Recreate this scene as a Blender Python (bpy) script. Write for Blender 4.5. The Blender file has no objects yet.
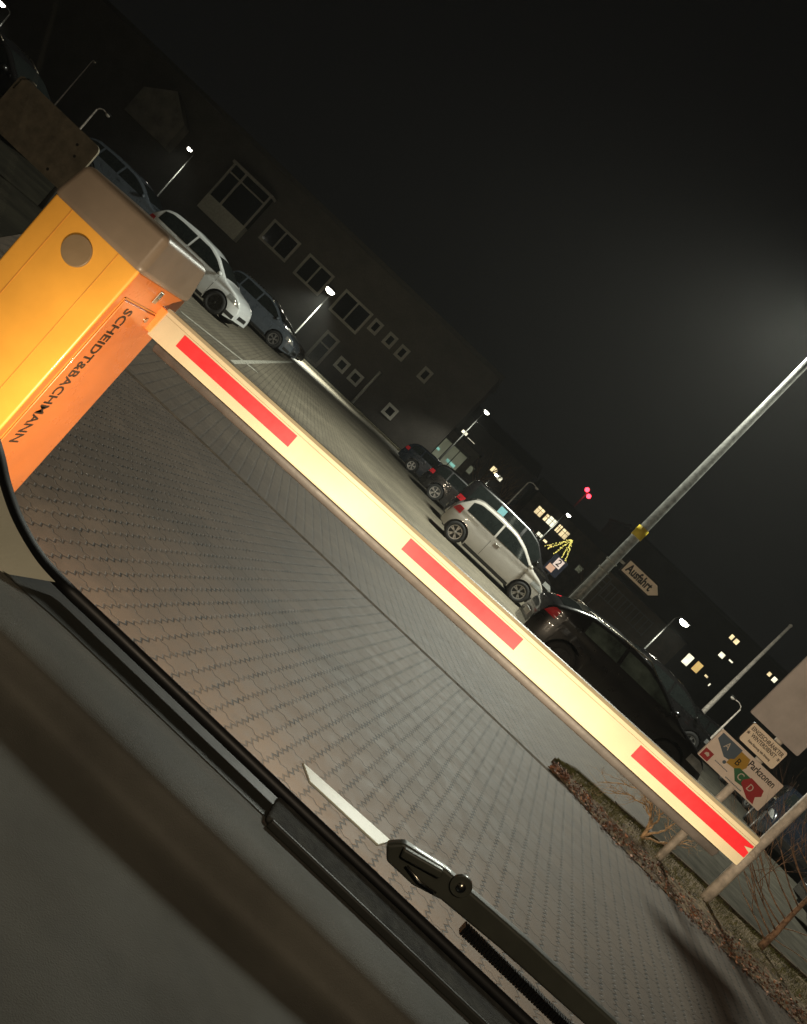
import bpy, bmesh, math, random
from mathutils import Vector, Matrix
random.seed(7)
S = bpy.context.scene
COL = S.collection
# ------------------------------------------------------------------ camera
F = 783.0; CX, CY = 403.5, 512.0
CAM = Vector((0, 0, 1.38))
pitch = math.atan(60/F); roll = math.radians(43.5)
fwd = Vector((0, math.cos(pitch), -math.sin(pitch)))
wr = Vector((1, 0, 0)); wu = wr.cross(fwd)
c_, s_ = math.cos(roll), math.sin(roll)
cr = wr*c_ + wu*s_
cu = wr*(-s_) + wu*c_
cam = bpy.data.cameras.new('camera'); camo = bpy.data.objects.new('camera', cam); COL.objects.link(camo)
M4 = Matrix((( cr.x, cu.x, -fwd.x, CAM.x), (cr.y, cu.y, -fwd.y, CAM.y), (cr.z, cu.z, -fwd.z, CAM.z), (0, 0, 0, 1)))
camo.matrix_world = M4
cam.sensor_fit = 'VERTICAL'; cam.sensor_height = 24; cam.lens = 24*F/1024
cam.clip_start = 0.02; cam.clip_end = 2000
S.camera = camo
# ------------------------------------------------------------------ night sky
w = bpy.data.worlds.new('World'); S.world = w; w.use_nodes = True
bg = w.node_tree.nodes['Background']
bg.inputs['Color'].default_value = (1.0, 1.0, 0.96, 1); bg.inputs['Strength'].default_value = 0.0030
S.view_settings.view_transform = 'Standard'; S.view_settings.look = 'None'
S.view_settings.exposure = 0; S.view_settings.gamma = 1
try: S.view_settings.use_curve_mapping = False
except Exception: pass

def ray(px, py): return cr*((px-CX)/F) + cu*((CY-py)/F) + fwd
def at(px, py, Y):
    d = ray(px, py); return CAM + d*((Y-CAM.y)/d.y)
def ground(px, py, z=0.0):
    d = ray(px, py); return CAM + d*((z-CAM.z)/d.z)
def uv(px, py): return ((px-CX)*c_+(py-CY)*s_, (px-CX)*s_-(py-CY)*c_)

# ------------------------------------------------------------------ lamps (light only; posts are built further down)
def light(name, kind, loc, power, color, aim=None, size=0.1, angle=150, blend=0.4, parent=None):
    l = bpy.data.lights.new(name, kind); l.energy = power; l.color = color
    o = bpy.data.objects.new(name, l); COL.objects.link(o); o.location = loc
    if kind == 'SPOT':
        l.spot_size = math.radians(angle); l.spot_blend = blend
    if kind in ('POINT', 'SPOT'): l.shadow_soft_size = size
    if aim is not None: o.rotation_euler = (Vector(aim)-Vector(loc)).to_track_quat('-Z', 'Y').to_euler()
    if parent: o.parent = parent
    return o
WARM = (1.0, 0.80, 0.56); COOL = (0.98, 1.0, 0.86)
P_HEAD = 310; P_BACK = 1500; P_TALL = 9500; P_FAR = 1100

# ------------------------------------------------------------------ node helpers
class N:
    def __init__(s, name):
        s.m = bpy.data.materials.new(name); s.m.use_nodes = True
        s.t = s.m.node_tree; s.b = s.t.nodes['Principled BSDF']; s._g = None
    def new(s, k): return s.t.nodes.new(k)
    def val(s, inp, v):
        if isinstance(v, (int, float)): inp.default_value = v
        elif isinstance(v, tuple): inp.default_value = v if len(v) == 4 else (*v, 1)
        else: s.t.links.new(v, inp)
    def math(s, op, a, b=0.0, c=0.0, clamp=False):
        n = s.new('ShaderNodeMath'); n.operation = op; n.use_clamp = clamp
        s.val(n.inputs[0], a); s.val(n.inputs[1], b); s.val(n.inputs[2], c); return n.outputs[0]
    def obj(s):
        if s._g is None: s._g = s.new('ShaderNodeTexCoord')
        return s._g.outputs['Object']
    def noise(s, scale, detail=4, rough=.6, vec=None):
        n = s.new('ShaderNodeTexNoise'); n.inputs['Scale'].default_value = scale
        n.inputs['Detail'].default_value = detail; n.inputs['Roughness'].default_value = rough
        s.t.links.new(vec or s.obj(), n.inputs['Vector']); return n.outputs[0]
    def ramp(s, fac, stops):
        n = s.new('ShaderNodeValToRGB'); e = n.color_ramp.elements
        while len(e) < len(stops): e.new(0.5)
        for i, (p, c) in enumerate(stops): e[i].position = p; e[i].color = (*c, 1)
        s.t.links.new(fac, n.inputs[0]); return n.outputs[0]
    def mix(s, fac, a, b, mode='MIX'):
        n = s.new('ShaderNodeMix'); n.data_type = 'RGBA'; n.blend_type = mode
        s.val(n.inputs[0], fac); s.val(n.inputs[6], a); s.val(n.inputs[7], b); return n.outputs[2]
    def sep(s, v):
        n = s.new('ShaderNodeSeparateXYZ'); s.t.links.new(v, n.inputs[0]); return n.outputs
    def comb(s, x, y, z=0.0):
        n = s.new('ShaderNodeCombineXYZ'); s.val(n.inputs[0], x); s.val(n.inputs[1], y); s.val(n.inputs[2], z); return n.outputs[0]
    def bump(s, h, strength=.3, dist=.01):
        n = s.new('ShaderNodeBump'); n.inputs['Strength'].default_value = strength; n.inputs['Distance'].default_value = dist
        s.t.links.new(h, n.inputs['Height']); s.t.links.new(n.outputs[0], s.b.inputs['Normal'])
    def set(s, **k):
        for a, v in k.items(): s.val(s.b.inputs[a.replace('_', ' ')], v)
        return s.m

def simple(name, col, rough=.5, metal=0.0, var=.12, scale=6, coat=0.0, bump=0.0, bscale=60, ior=None, bdist=.002):
    n = N(name)
    f = n.noise(scale, 5)
    a = tuple(max(0, c*(1-var*2)) for c in col); b = tuple(min(1, c*(1+var)) for c in col)
    n.set(Base_Color=n.ramp(f, [(.3, a), (.7, b)]), Metallic=metal)
    r = n.noise(scale*2.3, 4)
    n.set(Roughness=n.math('ADD', n.math('MULTIPLY', n.math('SUBTRACT', r, .5), .25), rough, clamp=True))
    if coat: n.set(Coat_Weight=coat, Coat_Roughness=.05)
    if ior: n.set(IOR=ior)
    if bump: n.bump(n.noise(bscale, 3), bump, bdist)
    return n.m
def emis(name, col, strength, var=0.0, scale=8, base=(.5, .5, .5)):
    n = N(name); n.set(Base_Color=base, Emission_Strength=strength)
    if var:
        f = n.noise(scale, 3); n.set(Emission_Color=n.ramp(f, [(.35, tuple(c*(1-var) for c in col)), (.65, col)]))
    else: n.set(Emission_Color=col)
    return n.m

def paving(name, ang, base, joint, pitchw, depth_line, near=None):
    """interlocking zig-zag blocks, rows running along the direction ang (deg from +Y)"""
    n = N(name); p = n.sep(n.obj()); a = math.radians(ang)
    x = n.math('SUBTRACT', n.math('MULTIPLY', p[0], math.cos(a)), n.math('MULTIPLY', p[1], math.sin(a)))
    y = n.math('ADD', n.math('MULTIPLY', p[0], math.sin(a)), n.math('MULTIPLY', p[1], math.cos(a)))
    wob = n.math('MULTIPLY', n.math('SUBTRACT', n.noise(1.3, 2), .5), .02)
    x = n.math('ADD', x, wob)
    zz = n.math('PINGPONG', y, .028)
    xz = n.math('ADD', x, n.math('MULTIPLY', zz, .75))
    row = n.math('FLOOR', n.math('DIVIDE', xz, pitchw))
    fx = n.math('ABSOLUTE', n.math('SUBTRACT', n.math('FRACT', n.math('DIVIDE', xz, pitchw)), .5))
    jw = .5-.0055/pitchw
    l1 = n.math('MULTIPLY', n.math('SUBTRACT', fx, jw-.03), 1/.045, clamp=True)
    # cross joints, staggered by row
    zz2 = n.math('PINGPONG', x, .028)
    off = n.math('MULTIPLY', n.math('MODULO', row, 2.0), .5)
    yz = n.math('ADD', n.math('DIVIDE', n.math('ADD', y, n.math('MULTIPLY', zz2, .6)), pitchw*1.9), off)
    fy = n.math('ABSOLUTE', n.math('SUBTRACT', n.math('FRACT', yz), .5))
    l2 = n.math('MULTIPLY', n.math('SUBTRACT', fy, .47), 1/.02, clamp=True)
    # block id noise
    wn = n.new('ShaderNodeTexWhiteNoise'); wn.noise_dimensions = '3D'
    n.t.links.new(n.comb(row, n.math('FLOOR', yz), 0.0), wn.inputs[0])
    # joint strength alternates in patches along the row
    patch = n.math('MULTIPLY', n.math('SUBTRACT', n.noise(3.2, 2, .5), .36), 3.5, clamp=True)
    alt = n.math('GREATER_THAN', n.math('FRACT', n.math('DIVIDE', y, pitchw*3.8)), .45)
    k1 = n.math('MULTIPLY', l1, n.math('MULTIPLY_ADD', n.math('MULTIPLY', patch, alt), .48, .54))
    k2 = n.math('MULTIPLY', l2, .6)
    jm = n.math('MAXIMUM', k1, k2)
    big = n.noise(.45, 5, .65); mid = n.noise(7, 5, .7); fin = n.noise(160, 2, .6)
    bcol = n.ramp(big, [(.3, tuple(c*.62 for c in base)), (.7, tuple(c*1.18 for c in base))])
    if near:    # lamp light put into the colour: darker towards the drive, brighter beyond
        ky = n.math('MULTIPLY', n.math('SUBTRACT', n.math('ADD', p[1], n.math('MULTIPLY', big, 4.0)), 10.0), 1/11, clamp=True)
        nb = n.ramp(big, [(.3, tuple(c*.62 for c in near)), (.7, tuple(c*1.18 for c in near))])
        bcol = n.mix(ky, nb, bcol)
    bcol = n.mix(.5, bcol, n.ramp(mid, [(.3, (.33, .33, .33)), (.7, (.68, .68, .68))]), 'OVERLAY')
    bcol = n.mix(.22, bcol, n.ramp(wn.outputs['Value'], [(0, (.3, .28, .26)), (1, (.7, .68, .66))]), 'OVERLAY')
    bcol = n.mix(.35, bcol, n.ramp(fin, [(.3, (.35, .35, .35)), (.7, (.66, .66, .66))]), 'OVERLAY')
    spot = n.math('MULTIPLY', n.math('SUBTRACT', n.noise(2.4, 3, .5), .66), 9, clamp=True)
    bcol = n.mix(n.math('MULTIPLY', spot, .6), bcol, tuple(c*.55 for c in base))
    n.set(Base_Color=n.mix(n.math('MULTIPLY', jm, depth_line), bcol, joint),
          Roughness=n.math('MULTIPLY_ADD', mid, .3, .52))
    h = n.math('SUBTRACT', n.math('MULTIPLY', mid, .25), jm)
    n.bump(n.math('ADD', h, n.math('MULTIPLY', fin, .2)), .55, .006)
    return n.m

MT = {}
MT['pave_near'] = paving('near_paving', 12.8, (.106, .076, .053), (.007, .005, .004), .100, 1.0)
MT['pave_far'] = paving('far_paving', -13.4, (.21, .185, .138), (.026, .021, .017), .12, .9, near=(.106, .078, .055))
MT['asphalt'] = simple('lot_asphalt', (.082, .074, .058), .95, var=.25, scale=3, bump=.4, bscale=140)
MT['yard'] = simple('dark_ground', (.024, .021, .014), .9, var=.3, scale=1, bump=.3, bscale=40)
MT['gutter'] = simple('gutter_stone', (.118, .088, .062), .8, var=.25, scale=9, bump=.6, bscale=60)
MT['kerb'] = simple('kerb_concrete', (.34, .31, .22), .8, var=.2, scale=5, bump=.3)
MT['soil'] = simple('soil', (.21, .145, .08), .95, var=.45, scale=14, bump=.9, bscale=50, bdist=.01)
MT['line'] = simple('line_paint', (.55, .53, .45), .7, var=.35, scale=9)
MT['yellow'] = simple('orange_lacquer_lit', (.80, .385, .058), .36, var=.07, scale=3, coat=.25, bump=.05, bscale=90)  # same housing lacquer, with the light on the front put into the colour
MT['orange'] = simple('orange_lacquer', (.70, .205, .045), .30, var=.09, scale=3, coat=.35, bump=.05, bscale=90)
MT['seam'] = simple('seam_shadow_gap', (.62, .26, .04), .6)
MT['lid'] = simple('grey_brown_plastic', (.20, .155, .115), .42, var=.10, scale=4, bump=.15, bscale=220)
MT['lid_disc'] = simple('disc_plastic', (.23, .165, .10), .35, var=.06, scale=9)
MT['ink'] = simple('dark_print', (.055, .032, .016), .5, var=.2)
MT['chrome'] = simple('worn_chrome', (.55, .5, .42), .28, metal=1, var=.2)
MT['arm'] = simple('cream_white_lacquer', (.40, .345, .235), .42, var=.09, scale=2.2, bump=.05)
MT['red'] = simple('red_foil', (.49, .014, .021), .45, var=.07, scale=10)
MT['rubber'] = simple('grey_rubber', (.034, .028, .024), .55, var=.2, scale=12, bump=.2)
MT['galv'] = simple('galvanised_steel', (.40, .40, .37), .48, metal=.55, var=.25, scale=9, bump=.2)
MT['galvwarm'] = simple('pale_steel', (.78, .69, .60), .55, metal=.0, var=.22, scale=9)
MT['darkmetal'] = simple('dark_steel', (.07, .07, .065), .5, metal=.4, var=.2)
MT['stickery'] = simple('yellow_sticker', (.70, .52, .03), .5, var=.1)
MT['signwhite'] = simple('sign_cream', (.95, .80, .64), .5, var=.05, scale=7)
MT['signface'] = simple('sign_face', (.78, .66, .58), .5, var=.05, scale=5)
MT['signgrey'] = simple('sign_grey', (.52, .47, .45), .5, var=.10, scale=3)
MT['signback'] = simple('sign_back_brown', (.22, .185, .13), .55, var=.22, scale=5)
MT['signblack'] = simple('sign_black', (.02, .018, .016), .5)
MT['zblue'] = simple('zone_slate_blue', (.10, .13, .17), .5, var=.05)
MT['zyel'] = simple('zone_ochre', (.44, .26, .045), .5, var=.05)
MT['zgreen'] = simple('zone_green', (.05, .15, .075), .5, var=.05)
MT['zred'] = simple('zone_red', (.36, .04, .045), .5, var=.05)
MT['zwhite'] = simple('zone_letter', (.6, .52, .45), .5, var=.05)
MT['bark'] = simple('bark', (.62, .40, .22), .8, var=.4, scale=18, bump=.6, bscale=60)
MT['barkdark'] = simple('bark_dark', (.36, .22, .14), .85, var=.4, scale=18, bump=.6, bscale=60)
MT['leaf_a'] = simple('fallen_leaf_brown', (.20, .08, .035), .75, var=.5, scale=9)
MT['leaf_b'] = simple('fallen_leaf_tan', (.55, .25, .13), .7, var=.3, scale=9)
MT['grass'] = simple('grass_blade', (.20, .19, .06), .75, var=.45, scale=7)
for k_ in ('yard', 'asphalt', 'gutter'): MT[k_].node_tree.nodes['Principled BSDF'].inputs['Specular IOR Level'].default_value = .08
MT['vent'] = simple('vent_textured_plastic', (.035, .035, .03), .9, var=.4, scale=60, bump=.8, bscale=700, bdist=.001)
MT['brick'] = None
n = N('house_brick'); bt = n.new('ShaderNodeTexBrick'); bt.inputs['Scale'].default_value = 3.2
bt.inputs['Color1'].default_value = (.06, .05, .042, 1); bt.inputs['Color2'].default_value = (.048, .04, .033, 1); bt.inputs['Mortar'].default_value = (.10, .09, .08, 1)
n.t.links.new(n.comb(n.sep(n.obj())[0], n.sep(n.obj())[2], 0.0), bt.inputs[0])
n.set(Base_Color=n.mix(.5, bt.outputs[0], n.ramp(n.noise(.5, 4), [(.3, (.3, .3, .3)), (.7, (.7, .7, .7))]), 'OVERLAY'), Roughness=.85); MT['brick'] = n.m
MT['plaster'] = simple('grey_plaster', (.17, .15, .12), .9, var=.2, scale=1)
MT['plaster2'] = simple('warm_plaster', (.22, .17, .12), .9, var=.2, scale=1)
MT['roof'] = simple('roof_tile', (.05, .045, .04), .8, var=.2, scale=4)
MT['frame'] = simple('window_frame', (.52, .50, .44), .6, var=.1)
MT['framedim'] = simple('window_frame_dim', (.30, .28, .24), .6, var=.1)
MT['paleplaster'] = simple('pale_panel', (.40, .38, .32), .8, var=.1)
MT['pane'] = simple('dark_pane', (.012, .013, .014), .12, var=.2)
MT['lit_warm'] = emis('lit_window_warm', (1.0, .78, .42), 1.6, .5, 1.4)
MT['lit_cream'] = emis('lit_window_cream', (1.0, .93, .68), 1.7, .35, 1.4)
MT['lit_orange'] = emis('lit_window_orange', (1.0, .66, .22), .85, .2, 1.4)
MT['lit_teal'] = emis('lit_shop_teal', (.35, .85, .70), .9, .7, .9)
MT['lit_dim'] = emis('lit_window_dim', (.75, .78, .5), .14, .4, 1.4)
MT['lamp'] = emis('lamp_lens', (1.0, .93, .78), 30)
MT['lampcool'] = emis('lamp_lens_cool', (.9, 1.0, .95), 30)
MT['lamp_red'] = emis('red_warning_lens', (1.0, .03, .05), 9)
MT['fairy'] = emis('yellow_bulb', (1.0, .85, .18), 1.4)
MT['glass'] = simple('car_glass', (.014, .017, .016), .06, var=.1)
MT['glass_reflect'] = simple('car_glass_reflecting', (.085, .11, .095), .12, var=.5, scale=1.7)  # pale green reflections put into the glass colour
MT['tyre'] = simple('tyre_rubber', (.022, .021, .020), .8, var=.2, bump=.3)
MT['rim'] = simple('alloy', (.42, .40, .38), .35, metal=.7, var=.1)
MT['rimdark'] = simple('dark_alloy', (.06, .058, .055), .35, metal=.7, var=.1)
MT['trim'] = simple('black_trim', (.02, .02, .02), .5, var=.2)
MT['tail'] = simple('tail_lamp', (.55, .02, .03), .15, var=.1, coat=.5)
MT['lampglass'] = simple('headlamp_glass', (.65, .66, .64), .08, metal=.5, var=.2)
MT['plate'] = simple('number_plate', (.75, .74, .70), .5, var=.04)
MT['skyblue'] = simple('blue_sticker', (.22, .50, .56), .5, var=.05)
MT['dash'] = simple('dashboard_plastic', (.085, .080, .066), .75, var=.25, scale=6, bump=.7, bscale=1100, bdist=.0006)
MT['dash2'] = simple('dashboard_smooth', (.022, .023, .019), .6, var=.12, scale=5, bump=.3, bscale=500, bdist=.0005)
MT['frit'] = simple('black_ceramic_band', (.004, .004, .004), .5)
MT['pillar'] = simple('pillar_cloth', (.72, .70, .56), .85, var=.08, scale=8, bump=.4, bscale=500, bdist=.0006)
MT['wiper'] = simple('wiper_black', (.055, .056, .044), .5, var=.15, scale=20, coat=.1)
MT['reflection_strip'] = simple('pale_reflection', (.88, .86, .72), .4, var=.05)
def paint(name, col, rough=.28, metal=.2):
    return simple(name, col, rough, metal=metal, var=.05, scale=1.5, coat=.9)
MT['p_white'] = paint('white_paint', (.46, .43, .39), .35, 0)
MT['p_suv'] = paint('cool_white_paint', (.74, .76, .76), .35, 0)
MT['p_black'] = paint('black_paint', (.012, .011, .011))
MT['p_brownblack'] = paint('brown_black_paint', (.014, .013, .013), .3)
MT['p_slate'] = paint('slate_paint', (.12, .14, .165))
MT['p_navy'] = paint('navy_paint', (.015, .020, .030))
n = N('windscreen_glass')
tr = n.new('ShaderNodeBsdfTransparent'); tr.inputs[0].default_value = (.97, .98, .97, 1)
gl = n.new('ShaderNodeBsdfGlossy'); gl.inputs['Roughness'].default_value = .04
fr = n.new('ShaderNodeFresnel'); fr.inputs[0].default_value = 1.45
mx = n.new('ShaderNodeMixShader'); mx.inputs[0].default_value = .012; n.t.links.new(tr.outputs[0], mx.inputs[1]); n.t.links.new(gl.outputs[0], mx.inputs[2])
n.t.links.new(mx.outputs[0], n.t.nodes['Material Output'].inputs[0]); MT['screen'] = n.m

# ------------------------------------------------------------------ mesh helpers
def thing(name, label, cat, loc=(0, 0, 0), rz=0, group=None):
    o = bpy.data.objects.new(name, None); COL.objects.link(o); o.empty_display_size = .2
    o.location = loc; o.rotation_euler = (0, 0, rz); o['label'] = label; o['category'] = cat
    if group: o['group'] = group
    return o
def tag(o, label, cat, group=None):
    o['label'] = label; o['category'] = cat
    if group: o['group'] = group
    return o
def obj(name, bm, mat, parent=None, smooth=False, loc=None, kind=None):
    bmesh.ops.recalc_face_normals(bm, faces=bm.faces[:])
    me = bpy.data.meshes.new(name); bm.to_mesh(me); bm.free()
    if smooth:
        for p in me.polygons: p.use_smooth = True
    for m in (mat if isinstance(mat, (list, tuple)) else [mat]): me.materials.append(m)
    o = bpy.data.objects.new(name, me); COL.objects.link(o)
    if parent: o.parent = parent
    if loc is not None: o.location = loc
    if kind: o['kind'] = kind
    return o
def bevel(o, wd=.01, seg=3, ang=30):
    m = o.modifiers.new('Bevel', 'BEVEL'); m.width = wd; m.segments = seg; m.limit_method = 'ANGLE'; m.angle_limit = math.radians(ang)
    for p in o.data.polygons: p.use_smooth = True
    w2 = o.modifiers.new('WN', 'WEIGHTED_NORMAL'); w2.keep_sharp = True
    return o
def B(): return bmesh.new()
def box(bm, x0, y0, z0, x1, y1, z1, mi=0):
    v = [bm.verts.new((x, y, z)) for z in (z0, z1) for y in (y0, y1) for x in (x0, x1)]
    for f in ((0, 1, 3, 2), (4, 6, 7, 5), (0, 4, 5, 1), (2, 3, 7, 6), (0, 2, 6, 4), (1, 5, 7, 3)):
        fc = bm.faces.new([v[i] for i in f]); fc.material_index = mi
    return bm
def hexa(bm, pts):
    """8 points: 4 of one face, 4 of the opposite, same order"""
    v = [bm.verts.new(p) for p in pts]
    for f in ((0, 1, 2, 3), (7, 6, 5, 4), (0, 4, 5, 1), (1, 5, 6, 2), (2, 6, 7, 3), (3, 7, 4, 0)):
        bm.faces.new([v[i] for i in f])
    return bm
def prism(bm, pts, d):
    """polygon pts extruded by vector d"""
    a = [bm.verts.new(p) for p in pts]; b = [bm.verts.new(Vector(p)+Vector(d)) for p in pts]
    bm.faces.new(a); bm.faces.new(b[::-1])
    k = len(pts)
    for i in range(k): bm.faces.new((a[i], b[i], b[(i+1) % k], a[(i+1) % k]))
    return bm
def tube(bm, pts, rad, seg=10, cap=True):
    pts = [Vector(p) for p in pts]; rings = []
    if isinstance(rad, (int, float)): rad = [rad]*len(pts)
    for i, p in enumerate(pts):
        t = (pts[min(i+1, len(pts)-1)]-pts[max(i-1, 0)]).normalized()
        a = t.orthogonal().normalized() if i == 0 else (prev - t*prev.dot(t)).normalized()
        prev = a; b = t.cross(a)
        rings.append([bm.verts.new(p + (a*math.cos(2*math.pi*k/seg)+b*math.sin(2*math.pi*k/seg))*rad[i]) for k in range(seg)])
    for r0, r1 in zip(rings, rings[1:]):
        for k in range(seg): bm.faces.new((r0[k], r0[(k+1) % seg], r1[(k+1) % seg], r1[k]))
    if cap: bm.faces.new(rings[0][::-1]); bm.faces.new(rings[-1])
    return bm
def ellip(bm, c, rx, ry, rz, seg=12, rings=8):
    m = Matrix.Translation(c) @ Matrix.Diagonal((rx, ry, rz, 1))
    bmesh.ops.create_uvsphere(bm, u_segments=seg, v_segments=rings, radius=1, matrix=m); return bm
def grid(bm, P):
    V = [[bm.verts.new(p) for p in r] for r in P]
    for i in range(len(V)-1):
        for j in range(len(V[0])-1):
            try: bm.faces.new((V[i][j], V[i+1][j], V[i+1][j+1], V[i][j+1]))
            except ValueError: pass
    return V
def text(name, s, size, origin, right, up, mat, parent, extrude=.0012, bold=0.0, sx=1.0, align='LEFT'):
    cv = bpy.data.curves.new(name, 'FONT'); cv.body = s; cv.size = size; cv.extrude = extrude; cv.offset = bold
    cv.align_x = align; cv.align_y = 'CENTER'; cv.resolution_u = 3
    t = bpy.data.objects.new(name, cv); COL.objects.link(t)
    dg = bpy.context.evaluated_depsgraph_get(); me = bpy.data.meshes.new_from_object(t.evaluated_get(dg))
    bpy.data.objects.remove(t)
    r = Vector(right).normalized(); u = Vector(up).normalized(); nn = r.cross(u); o3 = Vector(origin)
    for v in me.vertices:
        v.co = o3 + r*(v.co.x*sx) + u*v.co.y + nn*v.co.z
    me.materials.clear(); me.materials.append(mat)
    o = bpy.data.objects.new(name, me); COL.objects.link(o); o.parent = parent
    return o

# ------------------------------------------------------------------ ground
def sheet(name, pts, z, mat, kind='structure', thick=0):
    bm = B(); bm.faces.new([bm.verts.new((x, y, z)) for x, y in pts]); return obj(name, bm, mat, kind=kind)
GY = 7.25
sheet('ground', [(-400, -60), (400, -60), (400, 700), (-400, 700)], -.012, MT['yard'])
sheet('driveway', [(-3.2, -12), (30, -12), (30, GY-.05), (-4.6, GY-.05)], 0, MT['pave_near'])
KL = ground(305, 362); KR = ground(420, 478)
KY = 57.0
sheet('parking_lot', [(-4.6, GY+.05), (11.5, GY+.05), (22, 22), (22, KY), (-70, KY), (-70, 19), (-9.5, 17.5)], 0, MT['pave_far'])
sheet('parking_road', [(4.2, GY+.45), (60, GY+.45), (60, KY), (13, KY), (8.2, 20), (5.6, 12)], .004, MT['asphalt'])
# gutter between the two paved fields
bm = B(); x = -4.6
while x < 30:
    l = .16; h = random.uniform(-.001, .0015); box(bm, x+.002, GY-.05, -.02, x+l-.002, GY+.05, .0012); x += l
obj('gutter', bm, MT['gutter'], kind='structure')
# pale bay marks / joints
bm = B()
for (a, b, wd) in (((181, 312), (256, 371), .10), ((232, 362), (292, 362), .06)):
    p = ground(*a, .006); q = ground(*b, .006); d = (q-p).normalized(); nn = Vector((-d.y, d.x, 0))*wd
    prism(bm, [p-nn, q-nn, q+nn, p+nn], (0, 0, .003))
obj('bay_marking', bm, MT['line'], kind='structure')
# far kerb along the house side
bm = B()
x = -52
while x < 4:
    box(bm, x+.01, KY, -.01, x+1.49, KY+.45, .14); x += 1.5
o = obj('kerb', bm, MT['kerb'], kind='structure')
sheet('pavement', [(-70, KY+.45), (30, KY+.45), (30, 61.9), (-70, 61.9)], .11, MT['yard'])
# verge island
vn = [(548, 768), (563, 783), (612, 838), (680, 908), (735, 962), (794, 1019), (850, 1075)]
vf = [(553, 764), (575, 775), (630, 822), (690, 874), (745, 926), (794, 972), (860, 1030)]
NV = [ground(*p, .0) for p in vn]; FV = [ground(*p, .0) for p in vf]
bm = B(); P = []
for a, b in zip(NV, FV):
    P.append([Vector((a.x+(b.x-a.x)*t, a.y+(b.y-a.y)*t, .006+.055*math.sin(math.pi*min(1, max(0, t)))**.6+(.01*random.random() if 0 < t < 1 else 0))) for t in [i/8 for i in range(9)]])
PP = []
for r0, r1 in zip(P, P[1:]):
    for k in range(8): PP.append([r0[j].lerp(r1[j], k/8)+Vector((0, 0, random.uniform(-.008, .008) if 0 < j < 8 else 0)) for j in range(9)])
PP.append(P[-1]); grid(bm, PP); obj('verge_soil', bm, MT['soil'], smooth=True, kind='structure')
bm = B()   # low stone edging on the far side
for a, b in zip(FV, FV[1:]):
    d = (b-a); nl = max(1, int(d.length/.25)); dn = d.normalized(); nn = Vector((-dn.y, dn.x, 0))*.035
    for k in range(nl):
        p = a+d*(k/nl+.01); q = a+d*((k+1)/nl-.01)
        prism(bm, [p-nn, q-nn, q+nn, p+nn], (0, 0, .055+random.uniform(0, .01)))
obj('verge_edging', bm, MT['gutter'], kind='structure')
def vpoint():
    k = random.uniform(0, len(NV)-1.001); i = int(k); f = k-i
    return NV[i].lerp(NV[i+1], f), FV[i].lerp(FV[i+1], f)
def leaves(name, mat, cnt, near, size):
    bm = B()
    for _ in range(cnt):
        a, b = vpoint(); t = (random.gauss(.07, .085) if near else random.uniform(0, .95)); p = a.lerp(b, t)
        z = .012+.055*(math.sin(math.pi*min(1, max(0, t)))**.6)+random.random()*.03
        s = size*random.uniform(.5, 1.3); an = random.random()*6.28; ti = random.uniform(-.8, .8); tj = random.uniform(-.6, .6)
        m = Matrix.Rotation(an, 3, 'Z') @ Matrix.Rotation(ti, 3, 'X') @ Matrix.Rotation(tj, 3, 'Y')
        pts = [(-1, 0, 0), (-.4, .55, .15), (.4, .5, .1), (1, 0, .25), (.4, -.5, 0), (-.4, -.55, .15)]
        bm.faces.new([bm.verts.new(Vector((p.x, p.y, z)) + (m @ Vector(q))*s) for q in pts])
    return obj(name, bm, mat, kind='stuff')
o = leaves('fallen_leaves', MT['leaf_a'], 2000, True, .015); tag(o, 'dark brown fallen leaves drifted along the paving edge of the verge', 'leaves')
o = leaves('fallen_leaves', MT['leaf_b'], 420, True, .017); tag(o, 'pale tan fallen leaves scattered over the verge', 'leaves')
bm = B()
for _ in range(15000):
    a, b = vpoint(); t = random.uniform(.28, .97); p = a.lerp(b, t)
    if random.random() < .25*math.sin(p.x*7)+.25: continue
    h = random.uniform(.02, .06); an = random.random()*6.28; d = Vector((math.cos(an), math.sin(an), 0)); l = Vector((random.uniform(-.5, .5), random.uniform(-.5, .5), 1)).normalized()*h
    z = .006+.05*(math.sin(math.pi*t)**.6); q = Vector((p.x, p.y, z))
    bm.faces.new([bm.verts.new(v) for v in (q-d*.003, q+d*.003, q+d*.0012+l*.7+d*.004, q+l+d*.01)])
o = obj('grass', bm, MT['grass'], kind='stuff'); tag(o, 'short patchy grass on the narrow verge', 'grass')

# ------------------------------------------------------------------ barrier
AY = 3.0
HN, HF = 2.65, 3.13
def hx(u, Y): return u*Y/F
xr = hx(-358, HN); xl = hx(-474, HN)      # right and left edges of the housing
bar = thing('boom_barrier', 'orange barrier housing, lit yellow in front, with grey lid holding a cream boom with red stripes', 'barrier', (xr-.1, 2.9, 0))
def loc(o): o.matrix_parent_inverse = Matrix.Translation(-Vector(bar.location)); return o
zt = 1.155
def bpart(name, bm, mat, bev=0, smooth=False, par=None):
    o = obj(name, bm, mat, par or bar, smooth)
    if par is None: loc(o)
    if bev: bevel(o, bev)
    return o
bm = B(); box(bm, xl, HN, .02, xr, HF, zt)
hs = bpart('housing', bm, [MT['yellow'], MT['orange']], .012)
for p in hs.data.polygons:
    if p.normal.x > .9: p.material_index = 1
# vertical folds on the front
for u in (-450, -386):
    bm = B(); box(bm, hx(u, HN)-.0015, HN-.0015, .05, hx(u, HN)+.0015, HN+.004, zt-.01); bpart('fold_line', bm, MT['seam'])
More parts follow.
